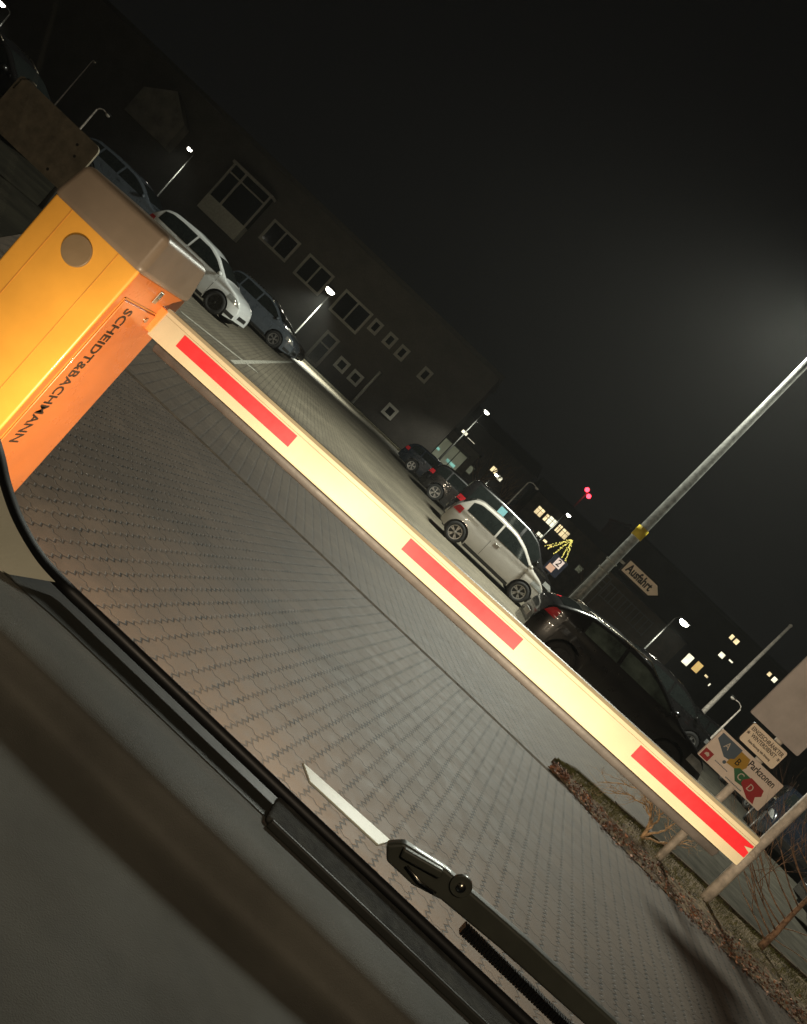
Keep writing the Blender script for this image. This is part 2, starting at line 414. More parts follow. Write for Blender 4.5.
# lid, tapered with soft edges
bm = B(); e = .012
z0, z1 = zt-.012, zt+.155
hexa(bm, [(xl-e, HN-e, z0), (xr+e, HN-e, z0), (xr+e, HF+e, z0), (xl-e, HF+e, z0),
          (xl-.002, HN+.02, z1-.008), (xr-.005, HN+.02, z1), (xr-.005, HF-.02, z1), (xl-.002, HF-.02, z1-.008)])
lid = bpart('lid', bm, MT['lid'], .028)
bm = B(); bmesh.ops.create_cone(bm, cap_ends=True, segments=48, radius1=.056, radius2=.054, depth=.008)
disc = bpart('cover_disc', bm, MT['lid_disc'], .002)
p = at(77, 251, HN); disc.matrix_parent_inverse = Matrix.Translation(-Vector(bar.location)); disc.location = (p.x, HN-.004, p.z); disc.rotation_euler = (math.pi/2, 0, 0)
# door on the arm side
bm = B(); box(bm, xr+.001, HN+.05, .06, xr+.007, HF-.03, zt-.115); door = bpart('door', bm, MT['orange'], .003)
bm = B()
for a in ((HN+.043, .05, HN+.047, zt-.105), (HF-.026, .05, HF-.022, zt-.105)):
    box(bm, xr-.001, a[0], a[1], xr+.0025, a[2], a[3])
box(bm, xr-.001, HN+.043, zt-.109, xr+.0025, HF-.022, zt-.105); bpart('door_gap', bm, MT['seam'])
tx = text('lettering', 'SCHEIDT&BACHMANN', .080, (xr+.0078, HN+.122, zt-.135), (0, 0, -1), (0, 1, 0), MT['ink'], bar, bold=.0009, sx=.79); loc(tx)
bm = B(); box(bm, xr+.0005, HN+.23, zt-.075, xr+.006, HN+.262, zt-.022); lk = bpart('slot_plate', bm, MT['chrome'], .008)
bm = B(); tube(bm, [(xr, HN+.285, zt-.145), (xr+.012, HN+.285, zt-.145)], .011, 16); bpart('lock', bm, MT['chrome'])
# boom: follows two end points at real distance
La, Lb = at(170, 330.5, 3.02), at(745.5, 848.5, 2.86)      # centre line of the cream profile
ax = (Lb-La).normalized(); upv = Vector((0, 0, 1)); upv = (upv-ax*upv.dot(ax)).normalized(); nrm = ax.cross(upv)  # nrm points away (+Y)
if nrm.y < 0: nrm = -nrm
Lb2 = (Lb-La).length
def arm_pt(t, h, d): return La + ax*t + upv*h + nrm*d
HA = .0645
prof = [(-HA, -.032), (-HA+.006, -.036), (.036, -.036), (.0375, -.034), (.039, -.036), (HA-.012, -.036), (HA, -.026), (HA, .026), (HA-.012, .036), (-HA+.006, .036), (-HA, .032)]
bm = B(); prism(bm, [arm_pt(-.045, h, d) for h, d in prof], ax*(Lb2+.045)); boom = bpart('boom', bm, MT['arm'])
bm = B()
u0 = uv(170, 331)[0]
def tpix(px, py):
    best = min((abs(uv(*((lambda q: (q))((170+(747-170)*k/2000, 331+(852-331)*k/2000))))[0]-uv(px, py)[0]), k) for k in range(2001))[1]
    # invert perspective along the arm
    a = (170+(747-170)*best/2000, 331+(852-331)*best/2000); d = ray(*a)
    # closest t
    lo, hi = -.1, Lb2+.1
    for _ in range(50):
        m = (lo+hi)/2; q = La+ax*m-CAM; pu = q.dot(wr)/q.dot(fwd)*F
        if pu < uv(*a)[0]: lo = m
        else: hi = m
    return (lo+hi)/2
for (a, b) in (((184, 342), (294, 443)), ((407, 543), (518, 643)), ((634, 747), (750, 857))):
    t0, t1 = tpix(*a), tpix(*b); t1 = min(t1, Lb2-.002)
    bm = B(); hexa(bm, [arm_pt(t0, -.026, -.0372), arm_pt(t1, -.026, -.0372), arm_pt(t1, .029, -.0372), arm_pt(t0, .029, -.0372),
                        arm_pt(t0, -.026, -.0355), arm_pt(t1, -.026, -.0355), arm_pt(t1, .029, -.0355), arm_pt(t0, .029, -.0355)])
    bpart('red_stripe', bm, MT['red'])
bm = B(); prism(bm, [arm_pt(Lb2-.03, .008, -.0385), arm_pt(Lb2-.002, .020, -.0385), arm_pt(Lb2-.002, .0, -.0385)], nrm*.001); bpart('tip_notch', bm, MT['arm'])
bm = B(); t1 = Lb2-.07
rp = [(-HA-.003, -.022), (-HA-.003, .022), (-HA-.020, .022), (-HA-.038, .012), (-HA-.041, 0), (-HA-.038, -.012), (-HA-.020, -.022)]
prism(bm, [arm_pt(.0, h, d) for h, d in rp], ax*t1); o = bpart('rubber_edge', bm, MT['rubber'], .004)
bm = B(); box(bm, -.03, -.04, -.055, .038, .04, .055)
br = bpart('boom_bracket', bm, MT['orange'], .006)
br.matrix_parent_inverse = Matrix.Translation(-Vector(bar.location)); br.location = arm_pt(-.075, 0, 0)

# ------------------------------------------------------------------ tall lamp with the Ausfahrt sign
def lamp_light(name, p, power, col, par, ang=130, size=.18):
    return light(name, 'SPOT', p, power, col, aim=(p[0], p[1], 0), size=max(size, .3), angle=ang, blend=.5)
def attach(o, par):
    o.parent = par; o.matrix_parent_inverse = Matrix.Translation(-Vector(par.location)); return o
def street_lamp(base, ztop, r0, r1, arm, label, lit=True, power=P_FAR, col=COOL, head=.26, group='lit street lamps', mat='galvwarm', lensm='lamp', zl=0):
    t = thing('street_lamp', label, 'street lamp', (base[0], base[1], 0), 0, group)
    bm = B(); tube(bm, [(0, 0, 0), (0, 0, .9), (0, 0, .95), (0, 0, ztop)], [r0*1.15, r0*1.15, r0, r1], 14); obj('pole', bm, MT[mat], t, True)
    a = Vector(arm); bm = B()
    tube(bm, [(0, 0, ztop-.02), Vector((0, 0, ztop+.10))+a*.15, Vector((0, 0, ztop+.16))+a*.5, Vector((0, 0, ztop+.14))+a], r1*.8, 10); obj('bracket', bm, MT[mat], t, True)
    c = Vector((0, 0, ztop+.14))+a
    bm = B(); ellip(bm, c+a.normalized()*head*.5+Vector((0, 0, .04)), head*1.1, head*.7, head*.3, 16, 8); h = obj('lamp_head', bm, MT['darkmetal'], t, True)
    bm = B(); ellip(bm, c+a.normalized()*head*.5+Vector((0, 0, -head*.22)), head*.8, head*.6, head*.55, 16, 8)
    obj('lens', bm, MT[lensm] if lit else MT['galvwarm'], h, True)
    if lit and power:
        p = Vector(t.location)+c+a.normalized()*head*.5+Vector((0, 0, -head*1.0))
        attach(lamp_light('lamp_light', p, power, col, t, size=1.3 if ztop > 8 else .3, ang=168 if ztop > 8 else 130), t)
    return t
PY = 17.2
pb = at(566, 608, PY); TALLX = pb.x
tall = street_lamp((TALLX, PY), 10.6, .125, .065, (.1, 2.4, 0), 'tall grey lamp post carrying the Ausfahrt arrow sign and a yellow sticker', True, P_TALL, COOL, .35, None, 'galv', 'lampcool')
tall['group'] = ''; del tall['group']
bm = B(); z = at(640, 533, PY).z
tube(bm, [(0, 0, z-.13), (0, 0, z+.13)], .135, 16); st = obj('sticker', bm, MT['stickery'], tall, True)
for zz in (at(612, 562, PY).z, at(604, 570, PY).z):
    bm = B(); tube(bm, [(0, 0, zz-.015), (0, 0, zz+.015)], .145, 16); obj('clamp', bm, MT['galv'], tall, True)
# Ausfahrt arrow
def vplane(name, pix, Y, th, mat, par, off=0):
    pts = [at(px, py, Y) for px, py in pix]
    bm = B(); prism(bm, [Vector((p.x, Y-off, p.z)) for p in pts], (0, th, 0)); o = obj(name, bm, mat)
    return o
aus = thing('direction_sign', 'pale arrow sign reading Ausfahrt on the tall lamp post', 'sign', at(622, 566, PY-.2))
def attw(o, par):
    o.parent = par; o.matrix_parent_inverse = Matrix.Translation(-Vector(par.location)); return o
SY = PY-.25
a0 = at(621, 560, SY)                         # arrow built as a true rectangle with a pointed end
k = SY/F
wd, hh, tip = 47*k, 16.5*k, 9*k
x0, zc = at(625.5, 563.5, SY).x, at(625.5, 563.5, SY).z-.02
def arrow(o): return [(x0+o, SY, zc-hh/2+o), (x0+wd-tip, SY, zc-hh/2+o), (x0+wd-o*1.2, SY, zc), (x0+wd-tip, SY, zc+hh/2-o), (x0+o, SY, zc+hh/2-o)]
bm = B(); prism(bm, arrow(0), (0, .02, 0)); attw(obj('border', bm, MT['signblack']), aus)
bm = B(); prism(bm, [(x, y-.003, z) for x, y, z in arrow(.035)], (0, .003, 0)); attw(obj('sign_face', bm, MT['signwhite']), aus)
attw(text('lettering', 'Ausfahrt', .27, (x0+.09, SY-.004, zc), (1, 0, 0), (0, 0, 1), MT['signblack'], None, sx=.72, bold=.009), aus)
for dx in (.12, ):
    bm = B(); box(bm, x0-.12, SY+.022, zc-.03, x0+.2, SY+.06, zc+.03); attw(obj('bracket', bm, MT['galv']), aus)

# ------------------------------------------------------------------ sign group by the verge
SP = ground(653, 863); SYY = SP.y
post = thing('sign_post', 'short pale steel post carrying three signs behind the boom', 'post', (SP.x, SYY, 0), 0)
bm = B(); tube(bm, [(0, 0, 0), (0, 0, 2.55)], .038, 16); obj('pole', bm, MT['galvwarm'], post, True)
fs = SYY-.06; k = fs/F
def mid(pts): return at(sum(p[0] for p in pts)/len(pts), sum(p[1] for p in pts)/len(pts), fs)
# Parkzonen
pz = [(722.5, 729.6), (783, 784), (758, 810.7), (699, 756)]; c = mid(pz); W2, H2 = 83*k/2, 36*k/2
zs = thing('parking_zone_sign', 'wide sign reading Parkzonen with blue, yellow, green and red zones A to D', 'sign', c)
def rect(name, cx, cz, hw, hv, y, th, mat, par, bev=0, rz=0):
    bm = B(); r = min(hw, hv)*.0+bev; pts = []
    if bev:
        for (sx, sz, a0) in ((1, 1, 0), (-1, 1, 90), (-1, -1, 180), (1, -1, 270)):
            for q in range(5):
                a = math.radians(a0+q*22.5); pts.append((cx+sx*(hw-r)+r*math.cos(a), y, cz+sz*(hv-r)+r*math.sin(a)))
    else: pts = [(cx-hw, y, cz-hv), (cx+hw, y, cz-hv), (cx+hw, y, cz+hv), (cx-hw, y, cz+hv)]
    prism(bm, pts, (0, th, 0)); return obj(name, bm, mat, par)
rect('panel', 0, 0, W2, H2, 0, .018, MT['signface'], zs, .01)
def poly(name, pts, y, mat, par):
    bm = B(); prism(bm, [(x*W2, y, z*H2) for x, z in pts], (0, .003, 0)); return obj(name, bm, mat, par)
poly('zone', [(-.93, .86), (-.30, .86), (-.30, .20), (-.28, .0), (-.52, -.10), (-.93, .42)], -.003, MT['zblue'], zs)
poly('zone', [(-.30, .78), (-.02, .78), (.06, .30), (-.02, -.16), (-.38, -.24), (-.38, .05), (-.30, .2)], -.004, MT['zyel'], zs)
poly('zone', [(-.05, .05), (.32, .05), (.32, -.60), (.08, -.66), (-.15, -.18)], -.005, MT['zgreen'], zs)
poly('zone', [(.32, .10), (.74, .04), (.80, -.3), (.70, -.55), (.78, -.92), (.58, -.92), (.22, -.50), (.2, -.30)], -.006, MT['zred'], zs)
poly('badge', [(-.97, -.38), (-.72, -.38), (-.72, -.95), (-.97, -.95)], -.004, MT['zred'], zs)
poly('badge_mark', [(-.9, -.58), (-.84, -.5), (-.78, -.62), (-.8, -.74), (-.86, -.7), (-.91, -.72)], -.006, MT['zwhite'], zs)
for s, x, z, m in (('A', -.62, .46, 'zwhite'), ('B', -.16, .20, 'signblack'), ('C', .11, -.28, 'zwhite'), ('D', .47, -.38, 'zwhite')):
    text('letter', s, .10, (x*W2-.035, -.0075, z*H2), (1, 0, 0), (0, 0, 1), MT[m], zs, sx=.85)
text('lettering', 'Parkzonen', .098, (.02*W2, -.002, .62*H2), (1, 0, 0), (0, 0, 1), MT['signblack'], zs, sx=.78, bold=.001)
bm = B()
bmesh.ops.create_circle(bm, cap_ends=True, segments=16, radius=.018, matrix=Matrix.Translation((-.42*W2, -.004, -.30*H2)) @ Matrix.Rotation(math.pi/2, 4, 'X'))
obj('pictogram', bm, MT['zblue'], zs)
bm = B()
for i in range(9): box(bm, -.60*W2+i*.018, -.003, -.60*H2, -.60*W2+i*.018+.012, 0, -.55*H2)
obj('small_print', bm, MT['zblue'], zs); bm = B()
for i in range(12): box(bm, -.14*W2+i*.017, -.003, -.88*H2, -.14*W2+i*.017+.011, 0, -.82*H2)
obj('small_print', bm, MT['zblue'], zs)
# Winterdienst
pw = [(754, 722.5), (787, 752.4), (773, 770), (739, 739)]; c = mid(pw); W3, H3 = 47*k/2, 24*k/2
wn_ = thing('notice_sign', 'small cream notice reading EINGESCHRÄNKTER WINTERDIENST above the Parkzonen sign', 'sign', c)
rect('panel', 0, 0, W3, H3, 0, .018, MT['signblack'], wn_, .03)
rect('sign_face', 0, 0, W3-.006, H3-.006, -.002, .003, MT['signwhite'], wn_, .026)
for s, z, sz, sx in (('EINGESCHRÄNKTER', .055, .058, .75), ('WINTERDIENST', .002, .058, .74), ('Keine Räumung, kein Streuung', -.058, .034, .66)):
    text('lettering', s, sz, (0, -.0035, z), (1, 0, 0), (0, 0, 1), MT['ink'], wn_, sx=sx, align='CENTER', bold=.0008, extrude=.0005)
for sx in (-1, 1):
    bm = B()
    for a in range(3):
        d = Vector((math.cos(a*math.pi/3), 0, math.sin(a*math.pi/3)))*.018
        tube(bm, [Vector((sx*.192, -.004, 0))-d, Vector((sx*.192, -.004, 0))+d], .0025, 6)
    obj('snowflake', bm, MT['ink'], wn_)
# large plain grey sign
g0 = at(750, 713, fs); g1 = at(798, 756, fs); gw = (g1.x-g0.x)/2
gs = thing('blank_sign', 'large plain grey-brown rectangular sign at the right edge above the cream notice', 'sign', ((g0.x+g1.x)/2, fs, (g0.z+g1.z)/2))
rect('panel', 0, .55, gw, .55, 0, .02, MT['signgrey'], gs, .018)
for zz in (.12, .9):
    bm = B(); box(bm, -gw*.8, .022, zz, gw*.8, .045, zz+.04); obj('rail', bm, MT['galv'], gs)
# taller post on the right
p2 = ground(699, 904)
ps = thing('sign_post', 'thick pale steel post just beyond the boom tip', 'post', (p2.x, p2.y, 0))
bm = B(); tube(bm, [(0, 0, 0), (0, 0, .75), (0, 0, .76), (0, 0, 3.4)], [.054, .054, .048, .044], 18); obj('pole', bm, MT['galvwarm'], ps, True)
bm = B(); tube(bm, [(0, 0, .70), (0, 0, .76)], .058, 18); obj('collar', bm, MT['galvwarm'], ps, True)

# signboard seen left of the housing
SBY = 12.0
b0, b1, b2 = at(25, 70, SBY), at(101, 149, SBY), at(55, 186, SBY)
sb = thing('sign_board', 'dim brown-grey board on two posts left of the grey lid', 'sign board', ((b0.x+b1.x)/2, SBY, 0))
hw = (b1.x-b0.x)/2; zm = (b1.z+b2.z)/2; hz = abs(b1.z-b2.z)/2
rect('panel', 0, zm, hw, hz, 0, .04, MT['signback'], sb, .09)
bm = B()
for i in range(9): box(bm, -hw+.1, -.006, zm+hz-.12-i*.055, hw*.35, -.001, zm+hz-.105-i*.055)
obj('slat_ribs', bm, MT['signback'], sb)
for sx in (-.8, .8):
    bm = B(); tube(bm, [(sx*hw, .08, 0), (sx*hw, .08, zm+hz*.8)], .04, 10); obj('post', bm, MT['darkmetal'], sb, True)
bm = B(); tube(bm, [(-hw+.05, -.01, zm+hz-.25), (-hw+.06, -.01, zm+hz-.06), (-hw+.15, -.01, zm+hz+.02), (-hw+.3, -.01, zm+hz+.02)], .012, 8); obj('edge_trim', bm, MT['chrome'], sb, True)
for (x, z) in ((.62, .55), (.72, .2), (.5, -.75)):
    bm = B(); ellip(bm, (x*hw, -.004, zm+z*hz), .025, .006, .025); obj('bolt', bm, MT['signblack'], sb)

# ------------------------------------------------------------------ cars
def interp(pts, x):
    if x <= pts[0][0]: return pts[0][1]
    for (x0, z0), (x1, z1) in zip(pts, pts[1:]):
        if x <= x1:
            t = (x-x0)/(x1-x0); return z0+(z1-z0)*t
    return pts[-1][1]
def smooth_curve(pts):
    # sample and smooth so that the profile has no hard kinks
    a, b = pts[0][0], pts[-1][0]; n_ = 160
    xs = [a+(b-a)*i/n_ for i in range(n_+1)]; zs_ = [interp(pts, x) for x in xs]
    for _ in range(7): zs_ = [zs_[0]]+[(zs_[i-1]+2*zs_[i]+zs_[i+1])/4 for i in range(1, n_)]+[zs_[-1]]
    tb = list(zip(xs, zs_)); return lambda x: interp(tb, x)
KINDS = {
 # L, W, H, belt, wheel x (rear, front), radius, top profile, ws=(windscreen x0,x1), rw=(rear window), side windows [(x0,x1)...]
 'hatch': dict(L=3.5, W=1.62, H=1.47, belt=.92, wx=(-1.20, 1.16), r=.30,
   prof=[(-1.75, .62), (-1.71, .86), (-1.60, 1.02), (-1.38, 1.33), (-1.15, 1.43), (-.5, 1.47), (.1, 1.44), (.5, 1.32), (1.08, .99), (1.45, .90), (1.66, .76), (1.75, .55)],
   ws=(.42, 1.0), rw=(-1.58, -1.36), win=[(-1.36, -.36), (-.30, .90)]),
 'suv': dict(L=4.4, W=1.82, H=1.62, belt=1.03, wx=(-1.30, 1.32), r=.36,
   prof=[(-2.2, .62), (-2.16, .98), (-2.05, 1.15), (-1.82, 1.48), (-1.55, 1.58), (-.7, 1.63), (.1, 1.60), (.55, 1.46), (1.18, 1.10), (1.75, .99), (2.08, .84), (2.2, .58)],
   ws=(.45, 1.10), rw=(-2.02, -1.80), win=[(-1.85, -1.32), (-1.25, -.35), (-.27, .88)]),
 'city': dict(L=4.0, W=1.78, H=1.55, belt=.98, wx=(-1.22, 1.30), r=.34,
   prof=[(-2.0, .62), (-1.96, .92), (-1.86, 1.08), (-1.66, 1.40), (-1.4, 1.50), (-.6, 1.56), (.1, 1.53), (.5, 1.41), (1.12, 1.06), (1.62, .96), (1.9, .82), (2.0, .58)],
   ws=(.42, 1.05), rw=(-1.84, -1.64), win=[(-1.62, -.42), (-.35, .88)]),
 'wagon': dict(L=4.6, W=1.80, H=1.48, belt=.95, wx=(-1.35, 1.35), r=.33,
   prof=[(-2.3, .6), (-2.27, .9), (-2.2, 1.02), (-1.95, 1.30), (-1.7, 1.41), (-.8, 1.47), (.1, 1.45), (.5, 1.34), (1.2, 1.00), (1.85, .88), (2.18, .75), (2.3, .52)],
   ws=(.42, 1.12), rw=(-2.15, -1.92), win=[(-1.95, -1.35), (-1.27, -.38), (-.3, .88)]),
 'coupe': dict(L=4.25, W=1.80, H=1.44, belt=.98, wx=(-1.28, 1.30), r=.33,
   prof=[(-2.12, .6), (-2.08, .93), (-1.95, 1.06), (-1.65, 1.22), (-1.3, 1.36), (-.6, 1.44), (.05, 1.42), (.45, 1.31), (1.15, .99), (1.7, .88), (2.02, .74), (2.12, .52)],
   ws=(.4, 1.08), rw=(-1.85, -1.30), win=[(-1.28, -.50), (-.42, .86)]),
 'van': dict(L=4.7, W=1.9, H=1.95, belt=1.12, wx=(-1.45, 1.45), r=.34,
   prof=[(-2.35, .6), (-2.33, 1.2), (-2.28, 1.75), (-2.1, 1.92), (-1.0, 1.96), (.3, 1.93), (.8, 1.80), (1.5, 1.22), (2.0, 1.05), (2.25, .85), (2.35, .55)],
   ws=(.8, 1.42), rw=(-2.32, -2.28), win=[(-2.0, -1.0), (-.9, .1), (.2, 1.15)]),
}
def make_car(kind, paintm, label, p, rz, group='parked cars', rim='rim', glass='glass', scale=1.0, glint_rail=False, plate=False):
    K = KINDS[kind]; t = thing('parked_car', label, 'car', p, rz, group); t.scale = (scale,)*3
    L, W, H, belt, R = K['L'], K['W'], K['H'], K['belt'], K['r']; hl = L/2
    top = smooth_curve(K['prof'])
    def plan(x):
        q = min(1, abs(x)/hl); return W/2*(1-.04*q*q-.20*q**9)
    def wid(x, z):
        w_ = plan(x)
        if z < .5: w_ *= 1-.07*((.5-z)/.5)**1.5
        if z > belt: w_ *= 1-.25*((z-belt)/(H-belt))**1.15
        w_ -= .016*math.exp(-((z-belt+.12)/.05)**2)   # swage under the glass
        return w_
    def bot(x):
        zb = .20+.10*max(0, (abs(x)-hl*.75)/(hl*.25))**2
        for wx in K['wx']:
            d = abs(x-wx)
            if d < R+.055: zb = max(zb, R+math.sqrt(max(0, (R+.055)**2-d*d)))
        return zb
    xs = sorted(set([round(-hl+L*i/88, 4) for i in range(89)]+[wx+s*(R+.055)*math.cos(a) for wx in K['wx'] for s in (-1, 1) for a in [math.pi/2*k/9 for k in range(10)]]))
    rings = []
    for x in xs:
        zt_, zb = top(x), bot(x); r = .07 if zt_ < belt+.1 else .10
        r = min(r, (zt_-zb)*.4); pts = []
        for i in range(13):
            z = zb+(zt_-r-zb)*i/12; pts.append((wid(x, z), z))
        w0 = wid(x, zt_-r); 
        for a in (22, 45, 67, 90): 
            pts.append((w0-r*1.2*(1-math.cos(math.radians(a))), zt_-r+r*math.sin(math.radians(a))))
        wl = pts[-1][0]
        for f in (.75, .5, .25, 0): pts.append((wl*f, zt_+.03*(1-f*f)))
        ring = [Vector((x, -y, z)) for y, z in pts]+[Vector((x, y, z)) for y, z in pts[-2::-1]]
        rings.append(ring)
    bm = B(); V = grid(bm, rings)
    bm.faces.new([v for v in V[0]]); bm.faces.new([v for v in V[-1]][::-1])
    body = obj('body', bm, paintm, t, True)
    es = body.modifiers.new('es', 'EDGE_SPLIT'); es.split_angle = math.radians(50)
    # floor pan and wheel wells (dark)
    bm = B(); box(bm, -hl+.15, -W/2+.26, .2, hl-.15, W/2-.26, .62); box(bm, K['wx'][0]+R+.07, -W/2+.07, .17, K['wx'][1]-R-.07, W/2-.07, .30)
    obj('underbody', bm, MT['trim'], t)
    def patch(name, x0, x1, lo, hi, side, mat, off=.006, par=None, nx=12, nz=5):
        bm = B(); P = []
        for i in range(nx+1):
            x = x0+(x1-x0)*i/nx; a, b = (lo(x) if callable(lo) else lo), (hi(x) if callable(hi) else hi)
            b = max(b, a+.002)
            P.append([Vector((x, side*(wid(x, a+(b-a)*j/nz)+off), a+(b-a)*j/nz)) for j in range(nz+1)])
        grid(bm, P); return obj(name, bm, mat, par or t, True)
    for s in (-1, 1):
        for (x0, x1) in K['win']:
            patch('side_window', x0, x1, belt+.035, lambda x: min(top(x)-.095, H-.115), s, MT[glass])
        patch('sill_trim', K['wx'][0]+R+.08, K['wx'][1]-R-.08, .19, .27, s, MT['trim'])
        xd = K['win'][-1]
        for xx in [xd[1]+.02, xd[0]-.04] + ([K['win'][-2][0]-.02] if len(K['win']) > 2 else []):
            patch('door_seam', xx-.005, xx+.005, .29, belt+.02, s, MT['trim'], .003, nx=1)
        bm = B(); box(bm, xd[0]+.08, s*(wid(xd[0]+.1, belt-.08)+.008), belt-.09, xd[0]+.26, s*(wid(xd[0]+.1, belt-.08)+.03), belt-.065)
        bevel(obj('door_handle', bm, paintm, t), .006)
        bm = B(); ellip(bm, (xd[1]+.02, s*(wid(xd[1], belt)+.10), belt+.10), .07, .09, .065); obj('wing_mirror', bm, paintm, t, True)
        fx = hl-.03
        patch('headlight', hl-.52, hl-.06, lambda x: top(hl-.3)-.24+.06*(hl-x), lambda x: min(top(x)-.055, top(hl-.3)-.06), s, MT['lampglass'], .007)
        patch('tail_light', -hl+.03, -hl+.30, lambda x: belt-.16, lambda x: min(top(x)-.06, belt+.02), s, MT['tail'], .008)
        patch('bumper_trim', hl-.34, hl-.03, .30, .42, s, MT['trim'], .005)
    # windscreen and rear window
    for nm, (x0, x1) in (('windscreen', K['ws']), ('rear_window', K['rw'])):
        bm = B(); P = []
        for i in range(9):
            x = x0+(x1-x0)*i/8; w_ = wid(x, top(x)-.08)-.13
            P.append([Vector((x, w_*f, top(x)+.03*(1-f*f)+.008)) for f in (-1, -.6, -.2, .2, .6, 1)])
        grid(bm, P); obj(nm, bm, MT['glass'], t, True)
    # front: grille and plate
    bm = B(); box(bm, hl-.005, -.42, .40, hl+.008, .42, .52); obj('grille', bm, MT['trim'], t)
    if plate:
        bm = B(); box(bm, hl+.009, -.26, .42, hl+.02, .26, .53); obj('number_plate', bm, MT['plate'], t)
    bm = B(); box(bm, -hl-.02, -.26, .50, -hl-.002, .26, .61); obj('number_plate', bm, MT['plate'], t)
    if glint_rail:  # chrome rails that make a bright glint line along the roof
        for s in (-1, 1):
            bm = B(); tube(bm, [(-1.5, s*(wid(-1.5, H-.15)-.03), top(-1.5)-.03), (-1.4, s*(wid(-1.4, H-.1)-.05), top(-1.4)+.035), (0, s*(wid(0, H-.1)-.05), top(0)+.04), (.3, s*(wid(.3, H-.15)-.03), top(.3)-.03)], .016, 8)
            obj('roof_glint_rail', bm, MT['chrome'], t, True)
    for wx in K['wx']:
        for s in (-1, 1):
            yo = s*(W/2-.025); wdt = .20
            bm = B(); n_ = 36; P = []
            pr = [(R*.66, 0), (R*.69, -.012), (R*.93, -.012), (R, .015), (R, wdt-.02), (R*.93, wdt), (R*.6, wdt)]
            for q in range(n_+1):
                a = 2*math.pi*q/n_; P.append([Vector((wx+rr*math.cos(a), yo-s*dd, R+rr*math.sin(a))) for rr, dd in pr])
            grid(bm, P); bmesh.ops.remove_doubles(bm, verts=bm.verts[:], dist=1e-4); tyre = obj('wheel', bm, MT['tyre'], t, True)
            bm = B()
            for q in range(5):
                for dlt in (-.16, .16):
                    a = 2*math.pi*q/5+dlt+.3
                    d = Vector((math.cos(a), 0, math.sin(a))); e2 = Vector((-math.sin(a), 0, math.cos(a)))
                    a2 = 2*math.pi*q/5+.3; d2 = Vector((math.cos(a2), 0, math.sin(a2)))
                    c0 = Vector((wx, yo-s*.012, R)); p0 = c0+d2*R*.1; p1 = c0+d*R*.62
                    hexa(bm, [p0-e2*.014, p1-e2*.016, p1+e2*.016, p0+e2*.014]+[v-Vector((0, s*.025, 0)) for v in (p0-e2*.014, p1-e2*.016, p1+e2*.016, p0+e2*.014)])
            P = []
            for q in range(n_+1):
                a = 2*math.pi*q/n_; P.append([Vector((wx+rr*math.cos(a), yo-s*dd, R+rr*math.sin(a))) for rr, dd in ((R*.59, .02), (R*.60, .004), (R*.67, .002), (R*.675, .02))])
            grid(bm, P); ellip(bm, (wx, yo-s*.012, R), R*.14, .014, R*.14); obj('rim', bm, MT[rim], tyre, False)
            bm = B(); bmesh.ops.create_cone(bm, cap_ends=True, segments=28, radius1=R*.62, radius2=R*.62, depth=.02, matrix=Matrix.Translation((wx, yo-s*.06, R)) @ Matrix.Rotation(math.pi/2, 4, 'X')); obj('brake_disc', bm, MT['trim'], tyre)
    return t
def gx(px, py, Y): return at(px, py, Y).x
D = 21.6
wxr, wxf = gx(457, 541, D), gx(518, 600, D)
make_car('hatch', MT['p_white'], 'small white hatchback parked side-on in the middle with red tail light to the left', ((wxr+wxf)/2-.16, D+.8, 0), 0, glass='glass', scale=1.02)
D = 21.8; xf = gx(209, 306, D)
make_car('city', MT['p_suv'], 'white car whose bonnet and front wheel show past the orange housing', (xf-1.30*.94, D+.9, 0), 0, rim='rimdark', scale=.94)
D = 33.5; xf = gx(272, 341, D)
make_car('suv', MT['p_slate'], 'slate grey estate car just right of and behind the white one at left', (xf-1.35, D+.9, 0), 0, glint_rail=True)
make_car('coupe', MT['p_black'], 'dark car showing only its nose beyond the slate grey estate', (gx(300, 352, 39.5)-1.9, 39.5, 0), 0)
D = 28; make_car('wagon', MT['p_slate'], 'dark car between the brown-grey board and the white one at left', (gx(196, 226, D)-2.5, D, 0), 0)
D = 17; make_car('suv', MT['p_black'], 'black car with a shiny roof edge behind the brown-grey board', (gx(30, 70, D)-.6, D, 0), 0, glint_rail=True)
D = 33.5; make_car('suv', MT['p_black'], 'black car with bright spoked wheel behind the tail of the white hatchback', (gx(433, 494, D)+1.3, D+.9, 0), 0)
D = 40; make_car('wagon', MT['p_navy'], 'dark car farthest back behind the black one with spoked wheel', (gx(440, 474, D), D+.8, 0), 0)
D = 26.5; vn_ = make_car('van', MT['p_black'], 'black van with a pale blue sticker behind the white hatchback', (gx(528, 560, D)-.9, D+.95, 0), 0, glass='glass')
p = at(502, 512, D-.02); bm = B(); box(bm, -.14, -.004, -.14, .14, .004, .14); o = obj('sticker', bm, MT['skyblue']); o.parent = vn_; o.location = (p.x-vn_.location.x, -.975, p.z)
o['label'] = 'pale blue square sticker'
D = 13.6; make_car('coupe', MT['p_brownblack'], 'near black car directly behind the boom with a red tail light and greenish reflections on its side glass', (gx(528, 628, D)+2.0, D+.85, 0), 0, glass='glass_reflect', rim='trim', scale=.97, glint_rail=True)  # roof rails added only to give this roof edge a bright glint
D = 26; make_car('suv', MT['p_black'], 'black car half hidden behind the near black one, with a high red tail light', (10.8, D+.9, 0), 0)
D = 31; make_car('wagon', MT['p_black'], 'dark car farthest right in the row behind the Parkzonen sign', (gx(735, 740, D)+.2, D+.9, 0), 0)
q = at(766, 812, 27); make_car('hatch', MT['p_black'], 'small dark car facing the camera with white number plate right of the Parkzonen sign', (q.x, 28, 0), -math.pi/2, plate=True)
